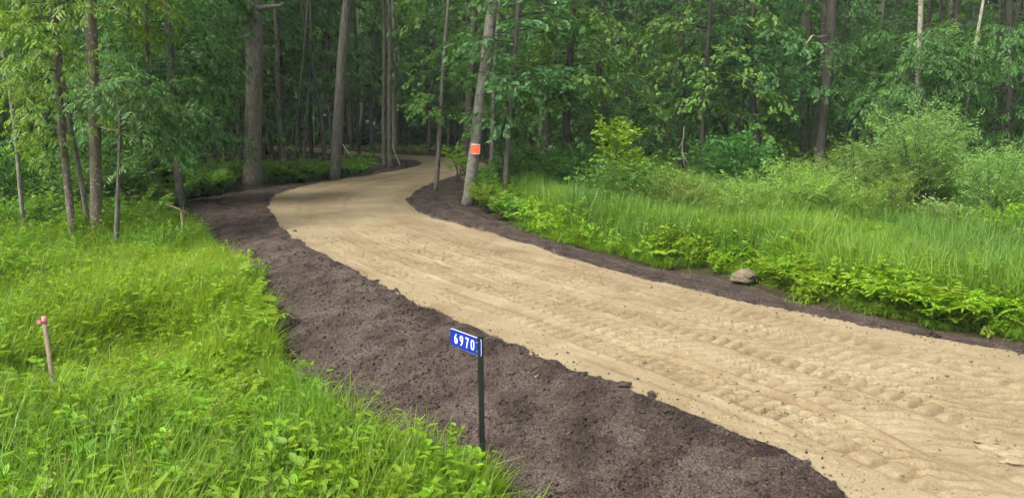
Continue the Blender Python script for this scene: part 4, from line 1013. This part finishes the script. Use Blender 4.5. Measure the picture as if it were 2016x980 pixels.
for q in range(2):
    zc = Hs - .030 - q * .008; w_ = .006
    up = np.column_stack([-.0165 - .036 * t, -.009 - .004 * np.sin(t * 6), zc + w_ - .008 * t * (1 + q)]); dn = up - [0, 0, 2 * w_]
    mb.add(np.vstack([up, dn, up + [0, .0006, 0], dn + [0, .0006, 0]]), [[i, i + 1, 9 + i, 8 + i] for i in range(7)] + [[16 + i, 24 + i, 25 + i, 17 + i] for i in range(7)])
mb.add(*box(0, 0, Hs - .034, .0345, .0142, .008)); link('ribbon', mb.mesh('ribbon', M_RIB), stk)

q = at_depth(357, 414, 13.2); z0 = tz(q.x, q.y)
s2 = empty('wooden_stake', (q.x, q.y, z0), 'thin pale stake at the grass edge below the soil corner', 'stake')
mb = MB(); mb.add(*box(0, 0, (q.z - z0) / 2 - .1, .035, .02, q.z - z0 + .2)); link('shaft', mb.mesh('shaft', M_LATH), s2)
mb = MB(); a, b = at_depth(326, 402, 13.24), at_depth(373, 423, 13.1)
mb.add(*tube([a, a.lerp(b, .5) + Vector((0, 0, .02)), b], [.012, .014, .009], 6, .1, 1))
tag(link('dead_stick', mb.mesh('dead_stick', M_LATH)), 'brown dead stick lying across the top of the thin stake', 'stick')

M_ORANGE = plain('orange_card', (0.95, 0.13, 0.045), .5, 0, .08, 12)
bt = sign_tree.location; np_ = at_depth(936, 294, bt.y - .19)
nt = empty('orange_notice', np_, 'square orange paper notice fixed to the leaning trunk', 'notice', rz=R(-2)); nt.rotation_euler = (R(-2), R(4), R(3))
mb = MB(); n = 6; t = np.linspace(-.105, .105, n)
Vc = [[x, -.012 * (1 - (x / .105) ** 2) + d_, z] for d_ in (0, .002) for z in (-.10, .10) for x in t]
mb.add(Vc, [[i, i + 1, n + i + 1, n + i] for i in range(n - 1)] + [[2 * n + i + 1, 2 * n + i, 3 * n + i, 3 * n + i + 1] for i in range(n - 1)])
link('card', mb.mesh('card', M_ORANGE), nt)
mb = MB(); mb.add(*box(0, -.016, .107, .2, .004, .018)); link('tape', mb.mesh('tape', M_WHITE), nt)
mb = MB(); mb.add(*box(.01, -.014, -.106, .17, .003, .009)); link('tape', mb.mesh('tape', M_WHITE), nt)

# ---------------------------------------------------------------- stones, clods, crumbs, sticks
def lump(seed, n=3, sq=(1, 1, .7), amp=.25):
    import bmesh
    bm = bmesh.new(); bmesh.ops.create_icosphere(bm, subdivisions=n, radius=1.0)
    V_ = np.array([v.co[:] for v in bm.verts]); F_ = np.array([[v.index for v in f.verts] for f in bm.faces]); bm.free()
    a = fbm(V_[:, 0] * 1.3 + seed, V_[:, 1] * 1.3 + V_[:, 2] * .9, 1.0, 3, seed) + fbm(V_[:, 2] * 1.7, V_[:, 0] - V_[:, 1] + seed, 1.3, 3, seed + 9)
    return V_ * (1 + amp * .6 * a)[:, None] * np.array(sq), F_
q = gt(1465, 552); V_, F_ = lump(3, 4, (.22, .15, .115), .2)
rk = tag(link('rock', mesh_np('rock', V_, F_, M_STONE, True), loc=(q[0], q[1], tz(*q) + .055)), 'tan boulder half buried where the soil meets the ferns', 'rock')
CLOD = [mesh_np('soil_clod', *(lambda a: (a[0], a[1]))(lump(20 + i, 3, (1, .85, .75), .45)), M_SOIL) for i in range(4)]
def surf(x, y):                                  # top of the modelled driveway / soil surface
    i = np.clip(np.searchsorted(th, np.arctan2(x, y)), 0, nt_ - 1); j = np.clip(np.searchsorted(rr, np.hypot(x, y)), 0, nr_ - 1)
    return PZ[i, j]
for k, (px, py, s, lab) in enumerate([(1227, 763, .040, 'dark round clod on the sand edge, left one of two lying close together'), (1282, 780, .038, 'dark round clod on the sand edge, right one of two lying close together'),
        (780, 573, .035, 'dark clod at the soil edge above the house number plate'), (742, 553, .03, 'small dark clod on the soil edge upslope of the house number plate'), (1480, 882, .026, 'dark clod on the soil edge near the bottom of the driveway'),
        (580, 456, .028, 'dark clod at the soil edge where the driveway bends'), (1300, 800, .022, 'small clod just below the close pair of clods'), (2005, 684, .06, 'dark clod on the right soil strip at the picture edge'), (1590, 912, .024, 'clod low on the soil edge near the bottom of the picture'),
        (548, 612, .06, 'black clod beside the bright ferns at the meadow edge'), (580, 640, .06, 'black clod in the small hole at the meadow edge')]):
    q = gt(px, py); o = link('soil_clod', CLOD[k % 4], loc=(q[0], q[1], surf(*q) + s * .4)); o.scale = (s * 1.15, s, s * .9); o.rotation_euler = (0, 0, k * 1.3)
    tag(o, lab, 'clod', 'loose soil clods')
for k, (px, py, s) in enumerate([(1955, 880, .09), (1985, 893, .10), (1940, 868, .07), (1995, 910, .08), (1400, 692, .055)]):
    V_, F_ = lump(50 + k, 3, (1, .7, .32), .4); q = gt(px, py)
    tag(link('sand_crust', mesh_np('sand_crust', V_ * s, F_, M_SAND), loc=(q[0], q[1], surf(*q) + s * .02)), ['cracked slab of sand crust in the wheel rut by the right border', 'largest cracked slab of sand crust in the wheel rut', 'upper small slab of sand crust in the wheel rut', 'lower slab of sand crust in the wheel rut', 'lone lump of sand on the ridge in mid driveway'][k], 'sand crust', 'sand crust pieces' if k < 4 else None)
# crumbs
CR = [variant('crumb', mesh_np('crumb', *lump(30 + i, 1, (1, .85, .7), .5), M_SOIL)) for i in range(4)]
r = np.random.default_rng(950)
P = sample_region(42000, -9, 16, 3.2, 19, lambda x, y: (sample(SD_SOIL, x, y) < -.05) & (d_sand(x, y) > -.35 * r.random(x.shape) ** 3) & in_view(x, y) & (fbm(x, y, 2.5, 2, 99) > r.uniform(-1.6, .5, x.shape)), r, 1.6)
zz = surf(P[:, 0], P[:, 1]); s = .0035 + .014 * r.random(len(P)) ** 5 + .012 * (r.random(len(P)) < .015)
e = np.exp(-np.maximum(d_sand(P[:, 0], P[:, 1]), 0) / .15); s *= 1 + .5 * e * (r.random(len(P)) < .3); s *= np.where(d_sand(P[:, 0], P[:, 1]) < .0, .55, 1)
scatter('soil_crumbs', 'loose dark crumbs strewn over the topsoil banks', np.column_stack([P, zz + s * .2]), r.uniform(0, 6.28, len(P)), r.normal(0, .6, (len(P), 2)), s, r.integers(0, 4, len(P)), collection_of('crumb_kinds', CR), 'soil crumbs')
PB = [variant('grit', mesh_np('grit', *lump(40 + i, 1, (1, .8, .5), .5), M_SAND)) for i in range(3)]
P = sample_region(8000, -4, 14, 3.4, 14, lambda x, y: (d_sand(x, y) < -.03) & in_view(x, y) & (fbm(x, y, 1.3, 4, 71, .6) > r.uniform(-.8, .8, x.shape)), r, 1.4)
zz = surf(P[:, 0], P[:, 1]); s = .003 + .014 * r.random(len(P)) ** 5
scatter('sand_crumbs', 'crumbled lumps of moist sand along the wheel tracks', np.column_stack([P, zz + s * .15]), r.uniform(0, 6.28, len(P)), r.normal(0, .3, (len(P), 2)), s, r.integers(0, 3, len(P)), collection_of('grit_kinds', PB), 'sand crumbs')
# litter on the soil: bits of root, straw and pale grit
LT = []
for i in range(4):
    r_ = np.random.default_rng(960 + i); mb = MB(); t = np.linspace(0, 1, 5)
    mb.add(*tube(np.column_stack([t - .5, .12 * np.sin(t * 4 + i), .05 + .08 * np.sin(t * 3.1)]), np.linspace(.05, .03, 5), 4)); LT.append(variant('bit%d' % i, mb.mesh('bit', M_STRAW if i % 2 else M_LATH)))
LT.append(variant('bit4', mesh_np('bit', *lump(70, 1, (.22, .18, .12), .4), M_STONE)))
r = np.random.default_rng(970)
P = sample_region(700, -9, 16, 3.2, 19, lambda x, y: (sample(SD_SOIL, x, y) < .05) & (d_sand(x, y) > .0) & in_view(x, y) & (r.random(x.shape) < np.where(sample(SD_SOIL, x, y) > -.5, 1, .25)), r, 1.5)
scatter('soil_litter', 'bits of straw, root and pale grit lying on the topsoil', np.column_stack([P, surf(P[:, 0], P[:, 1])]), r.uniform(0, 6.28, len(P)), r.normal(0, .15, (len(P), 2)), r.uniform(.025, .07, len(P)), r.choice([0, 0, 2, 3, 4, 4, 4], len(P)), collection_of('litter_kinds', LT), 'litter')
# dead twigs
M_DEAD = bark_mat('dead_wood', (0.26, 0.23, 0.19), (0.46, 0.43, 0.38), bump=.2)
M_DEAD2 = bark_mat('grey_dead_wood', (0.12, 0.11, 0.095), (0.24, 0.22, 0.19), bump=.2)
def stick(name, pts, r0, r1, mat, label, cat='stick', twigs=()):
    mb = MB(); mb.add(*tube(np.array(pts), np.linspace(r0, r1, len(pts)), 6, .08, 2))
    for tw in twigs: mb.add(*tube(np.array(tw), np.linspace(r1 * 1.2, r1 * .4, len(tw)), 4))
    return tag(link(name, mb.mesh(name, mat, True)), label, cat)
D_ = lambda px, py, Y: tuple(at_depth(px, py, Y))
Y = gt(655, 345)[1]
stick('leaning_pole', [D_(693, 312, 30), D_(684, 298, 30.3), D_(674, 284, 30.5)], .035, .025, M_DEAD, 'short pale pole leaning among ferns right of the tall leaning trunk')
stick('leaning_pole', [D_(787, 324, 31.5), D_(777, 300, 32), D_(772, 285, 32.1)], .03, .02, M_DEAD, 'thin pale pole leaning on the right trunk of the pair')
stick('dead_snag', [D_(1350, 335, 17.6), D_(1343, 300, 17.6), D_(1346, 262, 17.6), D_(1347, 248, 17.6)], .022, .008, M_DEAD2, 'bleached dead snag standing before the dark woods', 'snag', [[D_(1343, 300, 17.6), D_(1352, 318, 17.5), D_(1362, 332, 17.4)], [D_(1345, 275, 17.6), D_(1338, 290, 17.5), D_(1341, 305, 17.5)]])
stick('dead_branch', [D_(197, 250, 13.2), D_(215, 255, 13.0), D_(232, 257, 12.9), D_(250, 268, 12.8), D_(276, 266, 12.7)], .012, .004, M_DEAD, 'bare dead branch reaching right from the lichen-flecked trunk', 'branch', [[D_(232, 257, 12.9), D_(250, 250, 12.8), D_(262, 240, 12.8)]])
stick('dead_branch', [D_(1590, 75, 20.5), D_(1600, 70, 20.3), D_(1612, 73, 20.4), D_(1628, 70, 20.9)], .007, .014, M_DEAD, 'bare pale branch beside the tall dark trunk', 'branch', [[D_(1600, 70, 20.3), D_(1588, 85, 20.2), D_(1582, 105, 20.2)]])
for k, (a, b, lab) in enumerate([((392, 505), (418, 487), 'dry straw-coloured stem arching over the soil near the thin stake'), ((560, 700), (590, 720), 'dry stem on the soil by the meadow edge')]):
    p, q = gt(*a), gt(*b); za, zb = surf(*p), surf(*q)
    stick('dry_stem', [(p[0], p[1], za), ((p[0] + q[0]) / 2, (p[1] + q[1]) / 2, max(za, zb) + .12), (q[0], q[1], zb + .08)], .006, .003, M_LATH, lab)

# ---------------------------------------------------------------- humid summer air
hz, n_, l_ = new_mat('haze')
pv = n_.new('ShaderNodeVolumePrincipled'); pv.inputs['Density'].default_value = 0.0007; pv.inputs['Color'].default_value = (0.84, 0.92, 0.97, 1); pv.inputs['Anisotropy'].default_value = 0.0
ho_ = n_.new('ShaderNodeOutputMaterial'); l_.new(pv.outputs[0], ho_.inputs['Volume'])
mb = MB(); mb.add(*box(0, 60, 10.5, 900, 800, 26))
tag(link('haze', mb.mesh('haze', hz)), 'thin pale humid air filling the woods and meadow', 'haze', kind='stuff')
